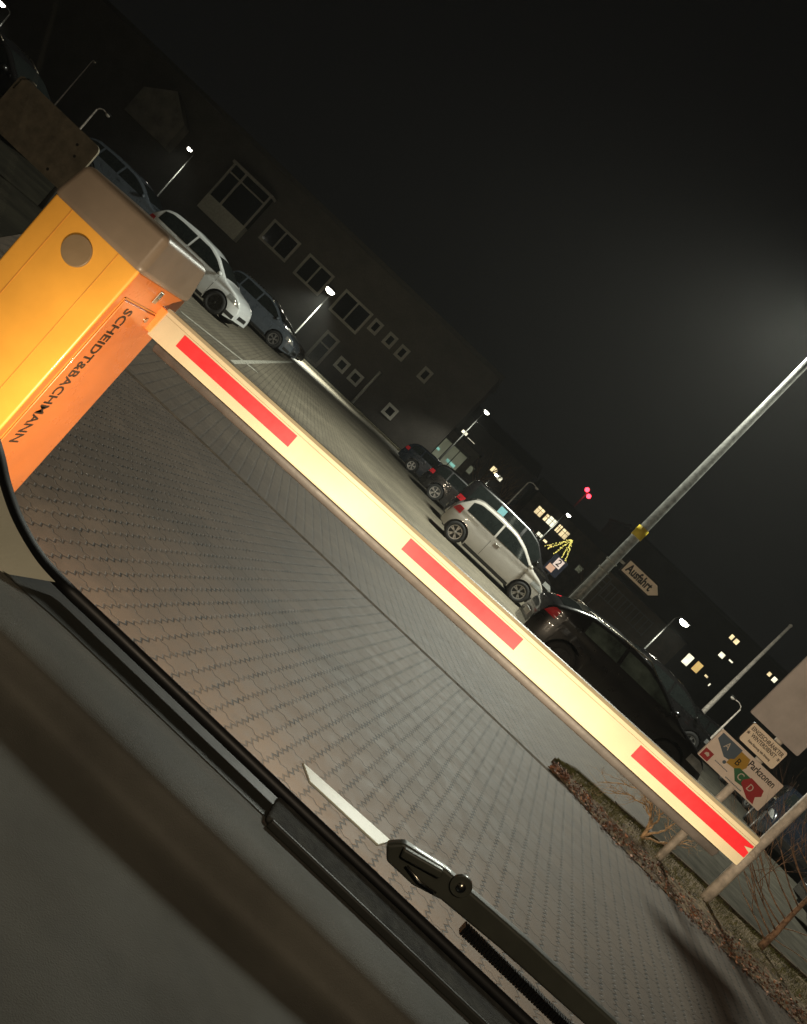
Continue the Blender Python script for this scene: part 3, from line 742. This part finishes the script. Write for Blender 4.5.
q = at(788, 828, 19); make_car('suv', MT['p_navy'], 'dark car with shining bonnet at the right edge beside the steel post', (q.x+1.1, 20.5, 0), math.radians(-115))
q = ground(806, 955); make_car('suv', MT['p_black'], 'dark car at the right edge behind the bare young tree', (q.x+3.3, q.y+2.0, 0), math.pi)

# ------------------------------------------------------------------ bare shrubs
def branchy(bm, p, d, length, rad, depth, bend, spread, tw=Vector((0, 0, 0))):
    pts = [p]; rr = [rad]; q = p.copy(); dd = d.copy(); n_ = 5
    for i in range(n_):
        dd = (dd+Vector((random.gauss(0, bend), random.gauss(0, bend), random.gauss(0, bend)))+tw).normalized()
        q = q+dd*length/n_; pts.append(q.copy()); rr.append(rad*(1-.45*(i+1)/n_))
    tube(bm, pts, rr, 6 if rad > .004 else 4)
    if depth > 0:
        for _ in range(random.choice((2, 3, 3))):
            i = random.randint(2, n_); nd = (dd+Vector((random.uniform(-1, 1), random.uniform(-1, 1), random.uniform(-.5, 1)))*spread).normalized()
            branchy(bm, pts[i], nd, length*random.uniform(.55, .8), rr[i]*.65, depth-1, bend, spread, tw)
b = ground(641, 842, .04)
t = thing('bare_shrub', 'low pale bare shrub twisting to the left on the verge below the boom', 'shrub', b)
bm = B()
random.seed(11)
tube(bm, [(0, 0, -.03), (-.03, 0, .06), (-.05, 0, .16)], [.026, .02, .017], 8); obj('trunk', bm, MT['bark'], t, True)
bm = B()
limbs = [[(-.04, 0, .10), (-.05, .02, .20), (-.16, .04, .32), (-.34, .03, .37), (-.52, 0, .31), (-.66, 0, .20)],
         [(-.04, 0, .12), (-.12, -.05, .24), (-.27, -.06, .30), (-.44, -.04, .26), (-.58, 0, .16)],
         [(-.04, 0, .14), (-.02, .03, .28), (-.06, .05, .42), (-.2, .05, .50), (-.36, .03, .47)],
         [(-.02, 0, .08), (.06, 0, .22), (.12, .02, .36), (.10, .02, .50)],
         [(-.02, 0, .05), (.10, -.03, .12), (.22, -.02, .20), (.30, 0, .32)]]
for L_ in limbs:
    pts = [Vector(q) for q in L_]; fine = []
    for a, c in zip(pts, pts[1:]):
        for k in range(4): fine.append(a.lerp(c, k/4)+Vector([random.gauss(0, .006) for _ in range(3)]))
    fine.append(pts[-1]); nn = len(fine)
    tube(bm, fine, [.0125*(1-.75*i/nn) for i in range(nn)], 7)
    for i in range(4, nn, 1):
        d = (fine[min(i+1, nn-1)]-fine[i-1]).normalized(); e = (d+Vector((random.uniform(-.6, .3), random.uniform(-.5, .5), random.uniform(-.7, .9)))).normalized()
        branchy(bm, fine[i], e, random.uniform(.08, .2), .0055*(1-.5*i/nn), 2, .22, .8, Vector((-.06, 0, -.03)))
for v in bm.verts:
    if v.co.z < .03: v.co.z = .03+random.random()*.01
obj('branches', bm, MT['bark'], t, True)
b = ground(757, 950, .03)
t = thing('bare_sapling', 'bare young tree with long thin upright branches at the right edge of the verge', 'tree', b)
bm = B(); tube(bm, [(0, 0, -.03), (.0, 0, .25), (-.02, 0, .55), (-.03, 0, .9), (-.06, 0, 1.5)], [.040, .032, .024, .018, .01], 8); obj('trunk', bm, MT['barkdark'], t, True)
bm = B(); random.seed(5)
for zz, l in ((.12, .55), (.2, .75), (.27, .9), (.34, .95), (.42, .9), (.52, .8), (.6, .7), (.75, .6), (.9, .5)):
    branchy(bm, Vector((-.03*zz, 0, zz)), Vector((-1, random.uniform(-.2, .2), .30)).normalized(), l, .0085, 3, .07, .40, Vector((-.01, 0, .035)))
branchy(bm, Vector((.03, 0, .2)), Vector((1, 0, .25)).normalized(), .5, .006, 2, .08, .5)
branchy(bm, Vector((.03, 0, .35)), Vector((1, 0, .7)).normalized(), .5, .006, 2, .08, .5)
obj('branches', bm, MT['barkdark'], t, True)

# ------------------------------------------------------------------ buildings
def building(name, label, x0, x1, y0, y1, h, mat, roofm='roof', rooft=None):
    t = thing(name, label, 'building', ((x0+x1)/2, y0, 0))
    hw = (x1-x0)/2; d = y1-y0
    bm = B(); box(bm, -hw, 0, -.1, hw, d, h); obj('wall', bm, mat, t)
    bm = B()
    if rooft == 'gable': prism(bm, [(-hw-.3, -.5, h), (-hw-.3, d+.5, h), (-hw-.3, d/2, h+d*.18)], (2*hw+.6, 0, 0))
    else: box(bm, -hw-.2, -.25, h+.002, hw+.2, d+.2, h+.35)
    obj('roof', bm, MT[roofm], t); return t
def window(bt, px, py, wpx, hpx, Y, lit=None, framem='frame', fw=.12, bars=(1, 0), sill=True, sk=0):
    c = at(px, py, Y); k = Y/F; hw, hv = wpx*k/2, hpx*k/2
    x, z = c.x-bt.location.x, c.z
    bm = B(); y0, y1 = -.14, .02
    box(bm, x-hw, y0, z-hv, x-hw+fw, y1, z+hv); box(bm, x+hw-fw, y0, z-hv, x+hw, y1, z+hv)
    box(bm, x-hw+fw, y0, z+hv-fw, x+hw-fw, y1, z+hv); box(bm, x-hw+fw, y0, z-hv, x+hw-fw, y1, z-hv+fw)
    for i in range(bars[0]):
        xx = x-hw+(i+1)*2*hw/(bars[0]+1); box(bm, xx-fw*.35, y0+.02, z-hv+fw, xx+fw*.35, y1, z+hv-fw)
    for i in range(bars[1]):
        zz = z+hv-(i+1)*2*hv/(bars[1]+1)*(.75 if bars[1] == 1 else 1); box(bm, x-hw+fw, y0+.03, zz-fw*.3, x+hw-fw, y1, zz+fw*.3)
    f = obj('window', bm, MT[framem], bt)
    bm = B(); box(bm, x-hw+fw*.9, -.05, z-hv+fw*.9, x+hw-fw*.9, -.03, z+hv-fw*.9); obj('pane', bm, MT[lit] if lit else MT['pane'], f)
    return f
FY = 62.0
x0, x1 = at(-140, -30, FY).x, at(452, 430, FY).x
hb = building('apartment_building', 'long dark brick building with pale-framed windows behind the cars at left', x0, x1, FY, FY+11, 9.4, MT['brick'])
# projecting glazed bay with a pale panel
c = at(222, 216, FY); k = FY/F
bx = at(216, 222, FY-.7); bm = B()
xb0 = at(199, 204, FY-.7).x-hb.location.x; xb1 = at(234.5, 239.5, FY-.7).x-hb.location.x
zb0 = at(216, 222, FY-.7).z; zb1 = at(253, 181, FY-.7).z
box(bm, xb0, -.8, zb0-.1, xb1, -.001, zb0+1.25); bay = obj('bay', bm, MT['paleplaster'], hb)
bm = B(); box(bm, xb0, -.7, zb0+1.25, xb1, -.001, zb1); obj('bay_core', bm, MT['pane'], bay)
bm = B()
for xx in (xb0, (xb0*2+xb1)/3-.1, xb1-.16): box(bm, xx, -.8, zb0+1.25, xx+.16, -.701, zb1)
for zz in (zb0+1.25+.75*(zb1-zb0-1.25), ): box(bm, xb0+.16, -.79, zz, xb1-.16, -.701, zz+.12)
obj('bay_frame', bm, MT['framedim'], bay)
bm = B(); box(bm, xb0-.15, -.95, zb1, xb1+.15, -.0015, zb1+.22); obj('bay_roof', bm, MT['framedim'], bay)
for (px, py, w_, h_, fr_, bars) in ((280, 241, 36, 25, 'framedim', (1, 0)), (314, 275, 34, 26, 'framedim', (1, 0)), (351, 312, 37, 27, 'framedim', (1, 0)),
    (322, 349, 17, 36, 'framedim', (0, 1)), (342, 365, 13, 13, 'frame', (0, 0)), (355.5, 378, 13, 13, 'frame', (0, 0)), (390, 411.5, 13, 13, 'frame', (0, 0)),
    (375.6, 327, 11, 14, 'framedim', (0, 0)), (390, 340.5, 11, 14, 'framedim', (0, 0)), (402, 353, 11, 14, 'framedim', (0, 0)), (425, 375, 11, 14, 'framedim', (0, 0))):
    window(hb, px, py, w_, h_, FY, None, fr_, .2 if w_ > 20 else .22, bars)
# pale gable-shaped block high at left
gp = at(163, 112, FY-1.2); gx0 = gp.x-hb.location.x; gz = gp.z
bm = B(); prism(bm, [(gx0-2.4, -1.2, gz-1.9), (gx0+1.9, -1.2, gz-1.9), (gx0+1.9, -1.2, gz+.4), (gx0-.2, -1.2, gz+1.9), (gx0-2.4, -1.2, gz+.4)], (0, 1.19, 0)); obj('gable', bm, MT['plaster'], hb)
# downpipe
p = at(362, 392, FY-.1); bm = B(); tube(bm, [(p.x-hb.location.x, -.12, 0), (p.x-hb.location.x, -.12, 3.4)], .12, 8); obj('downpipe', bm, MT['frame'], hb, True)
# shop pavilion
PYY = 66.0
q0, q1 = at(398, 452, PYY), at(440, 455, PYY)
pv = building('shop', 'small glass fronted shop with teal lights left of the dark parked cars', q0.x-1.2, q0.x+5.2, PYY, PYY+5, 4.2, MT['plaster'])
bm = B(); box(bm, -2.6, -.09, .2, 2.6, -.03, 3.3); o = obj('shopfront', bm, MT['lit_dim'], pv)
bm = B()
for i in range(7): box(bm, -2.6+i*.86, -.14, .2, -2.52+i*.86, -.091, 3.3)
box(bm, -2.7, -1.1, 3.3, 2.7, -.141, 3.55); obj('shop_frame', bm, MT['darkmetal'], pv)
bm = B(); box(bm, -2.4, -.13, 2.5, -.3, -.1, 2.9); box(bm, .1, -.13, 2.1, .4, -.1, 2.3); box(bm, 1.4, -.13, 1.9, 2.3, -.1, 2.15); obj('teal_light', bm, MT['lit_teal'], pv)
# house with lit windows left of centre
HY = 78.0
a0, a1 = at(436, 440, HY).x, at(512, 500, HY).x
h2 = building('house', 'dark house with a few cream lit windows above the parked black cars', a0, a1, HY, HY+9, 6.9, MT['brick'], rooft='gable')
for (px, py, w_, h_, l_) in ((463.5, 434, 8, 8, 'lit_cream'), (469, 443, 11, 8, 'lit_cream'), (456, 455, 6, 6, 'lit_cream'), (494, 470, 8, 7, 'lit_warm'), (499, 478, 8, 6, 'lit_cream'), (468, 468, 12, 9, 'lit_dim')):
    window(h2, px, py, w_, h_, HY, l_, 'framedim', .08, (1, 0))
# house with the bright window row
HY = 82.0
a0, a1 = at(516, 515, HY).x, at(588, 580, HY).x
h3 = building('house', 'brown house with a bright row of upstairs windows behind the white hatchback', a0, a1, HY, HY+9, 6.4, MT['plaster2'], rooft='gable')
for (px, py, w_, h_, l_, b_) in ((539.5, 511.5, 10, 10, 'lit_warm', (1, 1)), (546, 517.5, 5, 9, 'lit_warm', (0, 1)), (551.5, 522, 11, 10, 'lit_cream', (1, 1)), (558.5, 528.5, 6, 10, 'lit_warm', (1, 1)), (564, 534, 10, 10, 'lit_warm', (1, 1)),
    (540, 535, 9, 5, 'lit_cream', (1, 0)), (545, 541, 6, 4, 'lit_warm', (0, 0)), (550.5, 546, 5, 4, 'lit_orange', (0, 0)), (579, 569, 8, 8, 'lit_dim', (0, 0))):
    window(h3, px, py, w_, h_, HY, l_, 'framedim', .09, b_)
# long low wall and balustrade behind the tall post
BY = 60.0
def railing(pa, pb_, hpx, nb, label, Y, bars=True):
    a, b2_ = at(*pa, Y), at(*pb_, Y); t = thing('railing', label, 'railing', (a.x, Y, 0), 0, 'pale railings behind the tall post'); k = Y/F
    L_ = b2_.x-a.x; z1 = a.z; z0 = z1-hpx*k
    bm = B(); box(bm, 0, 0, z1-.08, L_, .08, z1); box(bm, 0, 0, z0, L_, .08, z0+.08)
    if not bars: box(bm, 0, 0, (z0+z1)/2-.05, L_, .07, (z0+z1)/2+.03)
    obj('rail', bm, MT['framedim'], t)
    for i in range(nb+1):
        bm = B(); x = L_*i/nb; box(bm, x-.05, -.03, z0-.05 if bars else 0, x+.05, -.001, z1+.05); obj('baluster', bm, MT['framedim'], t)
    return t
w_ = thing('terrace_wall', 'dark terrace wall under the pale railings behind the tall post', 'wall', (at(620, 600, BY).x, BY+.3, 0))
bm = B(); a0 = at(585, 600, BY).x-w_.location.x; a1 = at(672, 660, BY).x-w_.location.x; box(bm, a0, 0, 0, a1, 4, at(628, 588, BY).z); obj('wall', bm, MT['plaster2'], w_)
bm = B(); box(bm, a0-.1, -.12, at(628, 588, BY).z+.001, a1+.1, 4.1, at(628, 588, BY).z+.15); obj('coping', bm, MT['roof'], w_)
railing((611, 583), (653, 623), 17, 10, 'pale balustrade of closely set bars below the Ausfahrt sign', BY)
railing((598, 566), (612, 579), 14, 3, 'pale stair railing just right of the dim house window', BY, False)
# apartment block at right
RY = 92.0
a0, a1 = at(600, 560, RY).x, at(860, 800, RY).x
h4 = building('apartment_building', 'black apartment block with scattered lit windows behind the cars at right', a0, a1, RY, RY+12, 11.2, MT['brick'])
for (px, py, w_, h_, l_) in ((687.5, 659.5, 8.5, 12.5, 'lit_cream'), (697, 667, 8.5, 11.5, 'lit_orange'), (731.5, 637, 5, 6, 'lit_warm'), (736, 641.5, 6, 6, 'lit_warm'), (721.5, 655, 7, 6, 'lit_cream'), (730.5, 661, 6, 2.5, 'lit_cream'), (706, 676, 5, 3, 'lit_warm'), (709, 684.5, 2.5, 4, 'lit_cream'), (769, 674, 5, 5, 'lit_warm'), (774, 679.5, 6, 6, 'lit_cream')):
    window(h4, px, py, w_, h_, RY, l_, 'pane', .06, (0, 0))

# ------------------------------------------------------------------ street lamps far off
def far_lamp(px, py, Y, label, lit=True, arm=(.12, -1.0, 0), power=P_FAR, head=.26, r=.06, **kw):
    kw.setdefault('mat', 'darkmetal' if lit else 'galvwarm')
    c = at(px, py, Y); a = Vector(arm); off = a+a.normalized()*head*.5
    return street_lamp((c.x-off.x, c.y-off.y), c.z-.14+head*.1, r, r*.6, arm, label, lit, power, head=head, **kw)
far_lamp(190, 149, 52, 'lit street lamp above the dark cars at far left', head=.22)
far_lamp(331, 290, 50, 'lit street lamp in front of the dark brick building', power=9000, head=.40)
far_lamp(487, 412, 58, 'lit street lamp left of the house with cream lit windows', head=.26)
far_lamp(569, 515, 66, 'lit street lamp between the house windows and the red warning lamps', head=.26)
far_lamp(497, 475, 74, 'small lit street lamp above the black van', head=.24, power=900)
far_lamp(685, 622, 44, 'lit street lamp left of the block with scattered windows', head=.36, power=1500)
far_lamp(2, 3, 46, 'lit street lamp in the top left corner', head=.3)
far_lamp(537, 488, 46, 'unlit hooked street lamp over the black van', False, (.5, 0, .0), head=.17, r=.06, group='unlit street lamps')
far_lamp(733, 698, 30, 'unlit hooked street lamp left of the large grey sign', False, (-.45, 0, 0), head=.12, r=.045, group='unlit street lamps')
far_lamp(108, 115, 30, 'unlit hooked street lamp beside the brown-grey board', False, (.4, 0, 0), head=.12, r=.045, group='unlit street lamps')
far_lamp(95, 62, 44, 'thin unlit street lamp high above the brown-grey board', False, (.1, 0, 0), head=.10, r=.04, group='unlit street lamps')
# flag pole / tall mast at right
c0 = at(704, 711, 34); c1 = at(785, 632, 34)
t = thing('flagpole', 'tall bare pole rising between the lit windows and the grey sign', 'pole', (c0.x, 34, 0)); bm = B(); tube(bm, [(0, 0, 0), (0, 0, .4), (.0, 0, c1.z+.3)], [.13, .12, .06], 12); obj('pole', bm, MT['galvwarm'], t, True)
bm = B(); ellip(bm, (0, 0, c1.z+.35), .08, .08, .08); obj('finial', bm, MT['galvwarm'], t, True)
# mast with red warning lights
c = at(587, 493, 120); t = thing('warning_mast', 'distant mast topped by two red warning lamps', 'mast', (c.x, 120, 0)); bm = B(); tube(bm, [(0, 0, 0), (0, 0, c.z)], [.25, .12], 8); obj('mast', bm, MT['darkmetal'], t, True)
for dx, dz in ((-.35, .35), (.5, -.2)):
    bm = B(); ellip(bm, (dx, -.2, c.z+dz), .36, .3, .36); obj('red_lamp', bm, MT['lamp_red'], t, True)
bm = B(); box(bm, -.6, -.05, c.z-.1, .7, .05, c.z); obj('cross_arm', bm, MT['darkmetal'], t)
# tree of light strings
TY = 56.0
ap = at(573, 539, TY); t = thing('light_tree', 'cone of yellow fairy light strings beside the bright house windows', 'light decoration', (ap.x, TY, 0))
bm = B(); tube(bm, [(0, 0, 0), (0, 0, ap.z)], .05, 8); obj('pole', bm, MT['darkmetal'], t, True)
random.seed(3)
for i in range(9):
    a = 2*math.pi*i/9+.2; foot = Vector((math.cos(a)*.95-.1, math.sin(a)*.8, ap.z-1.7)); bm = B()
    for k in range(14):
        q = Vector((0, 0, ap.z)).lerp(foot, (k+1)/14)+Vector((random.uniform(-.05, .05), 0, random.uniform(-.05, .05))); ellip(bm, q, .035, .035, .035, 6, 4)
    obj('light_string', bm, MT['fairy'], t)
# small dark blue display with a 2
DY = 40.0
c = at(556, 566, DY); t = thing('display_sign', 'small dark blue sign with an orange field and white figure 2 beyond the black van', 'sign', (c.x, DY, 0))
bm = B(); box(bm, -.45, 0, c.z-.5, .4, .1, c.z+.5); obj('panel', bm, simple('dark_blue', (.02, .025, .06), .5), t)
bm = B(); tube(bm, [(0, .05, 0), (0, .05, c.z-.5)], .05, 8); obj('post', bm, MT['darkmetal'], t, True)
od = emis('orange_display', (1.0, .45, .22), .5); pk = emis('pale_display', (1.0, .75, .62), .7)
bm = B(); box(bm, -.34, -.012, c.z-.42, 0.05, -.001, c.z-.08); obj('orange_field', bm, od, t)
bm = B(); box(bm, -.2, -.012, c.z-.05, .22, -.001, c.z+.42); f = obj('pale_field', bm, pk, t)
text('figure', '2', .5, (-.12, -.015, c.z+.19), (1, 0, 0), (0, 0, 1), MT['signblack'], f, bold=.008)
# trees far off (dark bare crowns)
def far_tree(px, py, Y, h, label, seed):
    random.seed(seed); b = at(px, py, Y); t = thing('bare_tree', label, 'tree', (b.x, Y, 0), 0, 'bare trees behind the car park')
    bm = B(); tube(bm, [(0, 0, 0), (.1, 0, h*.3), (0, 0, h*.5)], [.2, .14, .1], 8); obj('trunk', bm, MT['barkdark'], t, True)
    bm = B()
    for i in range(9):
        branchy(bm, Vector((0, 0, h*(.28+.025*i))), Vector((random.uniform(-1, 1), random.uniform(-.6, .6), random.uniform(.5, 1.3))).normalized(), h*.28, .05, 3, .12, .6)
    obj('crown', bm, MT['barkdark'], t, True)
far_tree(480, 480, 68, 6.5, 'bare tree above the black cars in the middle', 21)
far_tree(507, 492, 70, 6, 'bare tree left of the bright window row', 22)
far_tree(592, 578, 72, 5.5, 'bare tree right of the fairy light cone', 23)

# ------------------------------------------------------------------ the car the picture is taken from
own = thing('car', 'dark dashboard, windscreen edge and wiper of the car the view is taken from', 'car', (0.3, .3, 0))
def opart(name, bm, mat, smooth=False, par=None, bev=0):
    o = obj(name, bm, mat, par, smooth)
    if par is None: attw(o, own)
    else: o.parent = par
    if bev: bevel(o, bev)
    return o
def dep(v): return math.atan(-v/F)+pitch
def pz_(v, y): return CAM.z - y*math.tan(dep(v))
# dashboard profile, nearest last; v = rows of the picture below the horizon line
prof = [(-287, 1.104), (-294, 1.106), (-305, 1.108), (-318, 1.108), (-324, 1.112), (-336, 1.121), (-350, 1.127), (-362, 1.127), (-374, 1.122), (-390, 1.113), (-402, 1.107), (-420, 1.106), (-460, 1.106), (-500, 1.107), (-600, 1.106), (-720, 1.105), (-900, 1.10)]
Z = [((CAM.z-z)/math.tan(dep(v)), z) for v, z in prof]
X0, X1 = -.55, 1.15; NX = 120
bm = B(); P = []
for i in range(NX+1):
    x = X0+(X1-X0)*i/NX
    col = []
    for j, (y, z) in enumerate(Z):
        dy = -.10*max(0, (-.12-x)/.43)**1.4*(1 if j < 5 else .7)       # base of the screen sweeps back at the corner
        lift = .035*max(0, (-.16-x)/.4)**1.2
        und = .003*math.sin(x*9+j*.4) if j > 9 else 0
        col.append(Vector((x, y+dy, z+lift+und)))
    P.append(col)
for r in P: pass
grid(bm, P); dash = opart('dashboard', bm, MT['dash'], True)
sd = dash.modifiers.new('s', 'SUBSURF'); sd.levels = 1; sd.render_levels = 2
# smooth darker strip just inside the screen
bm = B(); SP_ = []
for r in P: SP_.append([p+Vector((0, 0, .0015)) for p in r[0:4]])
grid(bm, SP_); strip = opart('dash_top_strip', bm, MT['dash2'], True)
# defroster vent
vx0 = None
def on(v, y): return pz_(v, y)
ux = lambda u, y: u*y/F/math.cos(0)*1.06
bm = B()
box(bm, ux(104, .56), .536, on(-300, .56)-.004, 1.1, .5725, on(-300, .56)+.0016); vent = opart('defroster_vent', bm, MT['vent'], bev=.003)
bm = B()
box(bm, ux(108, .56), .5305, on(-318, .535)-.002, 1.1, .5345, on(-318, .535)+.005); opart('vent_lip', bm, MT['dash2'], par=None, bev=.0015)
# screen edge (black ceramic band) following the corner curve
edge = [(-60, 250), (-25, 370), (0, 448), (8, 481), (21, 517), (42, 553), (70, 583), (120, 630), (200, 706), (300, 801), (420, 914), (540, 1027), (700, 1178), (900, 1367)]
def depth_for(px, py):
    u, v = uv(px, py); return .575-.12*min(1, max(0, (-190-u)/250))
def curve3(pts, offu=0, offv=0, doff=0):
    out = []
    for px, py in pts:
        out.append(at(px, py, depth_for(px, py)+doff))
    return out
def resample(pts, n_=60):
    P_ = [Vector((p[0], p[1])) for p in pts]; out = []
    for i in range(len(P_)-1):
        p0, p1, p2, p3 = P_[max(i-1, 0)], P_[i], P_[i+1], P_[min(i+2, len(P_)-1)]
        for k in range(6):
            t = k/6; out.append(.5*((2*p1)+(p2-p0)*t+(2*p0-5*p1+4*p2-p3)*t*t+(3*p1-p0-3*p2+p3)*t**3))
    out.append(P_[-1]); return [(p.x, p.y) for p in out]
ed = resample(edge)
def offs(pts, d):
    r = []
    for i, p in enumerate(pts):
        a, b_ = pts[max(i-1, 0)], pts[min(i+1, len(pts)-1)]; t = Vector((b_[0]-a[0], b_[1]-a[1])).normalized(); r.append((p[0]-t.y*d, p[1]+t.x*d))
    return r
A_ = curve3(offs(ed, -1), doff=.004); B_ = curve3(offs(ed, 13)); 
bm = B(); grid(bm, [[a, b] for a, b in zip(A_, B_)]); fr_ = opart('ceramic_band', bm, MT['frit'], True)
so = fr_.modifiers.new('so', 'SOLIDIFY'); so.thickness = .003
# pillar trim at the left corner
inn = [(-60, 250), (-25, 370), (0, 448), (8, 481), (21, 517), (42, 553), (62, 576)]
ii = resample(inn); C_ = curve3(offs(ii, 9), doff=-.004); bm = B(); P = []
for i, p in enumerate(C_):
    f = i/len(C_); P.append([p+Vector((-.22*t, -.20*t, -.015*math.sin(math.pi*t)-.05*t)) for t in [k/8 for k in range(9)]])
grid(bm, P); pt = opart('pillar_trim', bm, MT['pillar'], True)
# screen glass
top_ = [a+Vector((0, -.48, .62)) for a in A_]
bm = B(); grid(bm, [[a+Vector((0, .003, 0)), a.lerp(t, .5)+Vector((0, .03, 0)), t] for a, t in zip(A_, top_)])
gls = opart('windscreen', bm, MT['screen'], True)
# wiper on the outer side
WY = .665
def wp(px, py, d=0): return at(px, py, WY+d)
wb = [(386, 845), (404, 844), (447, 871), (461, 884), (530, 944), (612, 1020), (720, 1120), (700, 1132), (585, 1026), (500, 950), (441, 901), (412, 886), (386, 862)]
bm = B(); prism(bm, [wp(*p) for p in wb], (0, .012, 0)); wi = opart('wiper_arm', bm, MT['wiper'], bev=.003)
bm = B(); c = wp(461, 887, -.003); tube(bm, [c, c+Vector((0, .004, 0))], .0100, 28); w1 = opart('wiper_pivot_cap', bm, MT['wiper'], bev=.0008)
bm = B(); tube(bm, [c+Vector((0, -.002, 0)), c+Vector((0, .002, 0))], .0042, 16); opart('wiper_nut', bm, MT['chrome'], True)
bm = B(); prism(bm, [wp(*p, -.007) for p in ((404, 849), (444, 872), (440, 880), (400, 858))], (0, .007, 0)); opart('wiper_clip', bm, MT['wiper'], bev=.002)
bm = B(); tube(bm, [wp(407, 866, -.006), wp(420, 882, -.008), wp(436, 893, -.006)], .0011, 8); opart('wiper_spring', bm, MT['chrome'], True)
bm = B()
for i in range(90):
    f0, f1 = i/90, (i+.7)/90
    a = Vector((466, 926)); b_ = Vector((704, 1153)); p0, p1 = a.lerp(b_, f0), a.lerp(b_, f1)
    prism(bm, [wp(p0.x, p0.y, -.004), wp(p1.x, p1.y, -.004), wp(p1.x-7, p1.y+8, -.004), wp(p0.x-7, p0.y+8, -.004)], (0, .008, 0))
opart('wiper_blade', bm, MT['frit'])
bm = B(); prism(bm, [wp(303, 762, .03), wp(392, 841, .03), wp(379, 845, .0), wp(310, 781, .0)], (0, .001, -.003)); opart('reflection_strip', bm, MT['reflection_strip'], bev=.001)  # added strip in place of a pale reflection in the screen
# cowl and short steep bonnet below the line of sight
bm = B(); cw = []
for i in range(13):
    x = -.55+1.7*i/12
    cw.append([Vector((x, y, CAM.z-y*math.tan(dep(v)))) for y, v in ((.605, -292), (.68, -290), (.76, -300), (1.0, -340), (1.3, -420))]+[Vector((x, 1.5, .40)), Vector((x, 1.52, .2))])
grid(bm, cw); bn = opart('bonnet', bm, MT['p_navy'], True)
for x in (-.38, 1.0):
    bm = B(); ellip(bm, (x, 1.52, .42), .13, .04, .06); hlp = opart('headlight', bm, MT['lampglass'], True)
    l = light('headlight_beam', 'SPOT', (x, 1.62, .44), P_HEAD, WARM, aim=(x+.25, 12, .62), size=.05, angle=128, blend=.9); attach(l, own)

# ------------------------------------------------------------------ street lamp standing behind the car (lights the barrier)
t = street_lamp((-1.6, -7.9), 6.6, .07, .045, (.7, 1.3, 0), 'warm street lamp standing behind the camera car', True, 0, WARM, .3, 'lit street lamps')
l = light('lamp_light', 'SPOT', (-.85, -6.5, 6.5), P_BACK, WARM, aim=(0, 2.0, 0), size=.12, angle=165, blend=.4); attach(l, t)
# ------------------------------------------------------------------ thin haze, added to lift the blacks and make lamps glow
bm = B(); box(bm, -75, -10, -1.0, 75, 135, 14.5)
hz = N('added_haze'); pv = hz.new('ShaderNodeVolumePrincipled'); pv.inputs['Color'].default_value = (.95, .95, .92, 1); pv.inputs['Density'].default_value = .00055; pv.inputs['Anisotropy'].default_value = .3
hz.t.nodes.remove(hz.b); hz.t.links.new(pv.outputs[0], hz.t.nodes['Material Output'].inputs['Volume'])
hz.m.cycles.homogeneous_volume = True
o = obj('haze', bm, hz.m, kind='stuff'); tag(o, 'thin haze over the car park, added for lamp glow', 'haze')
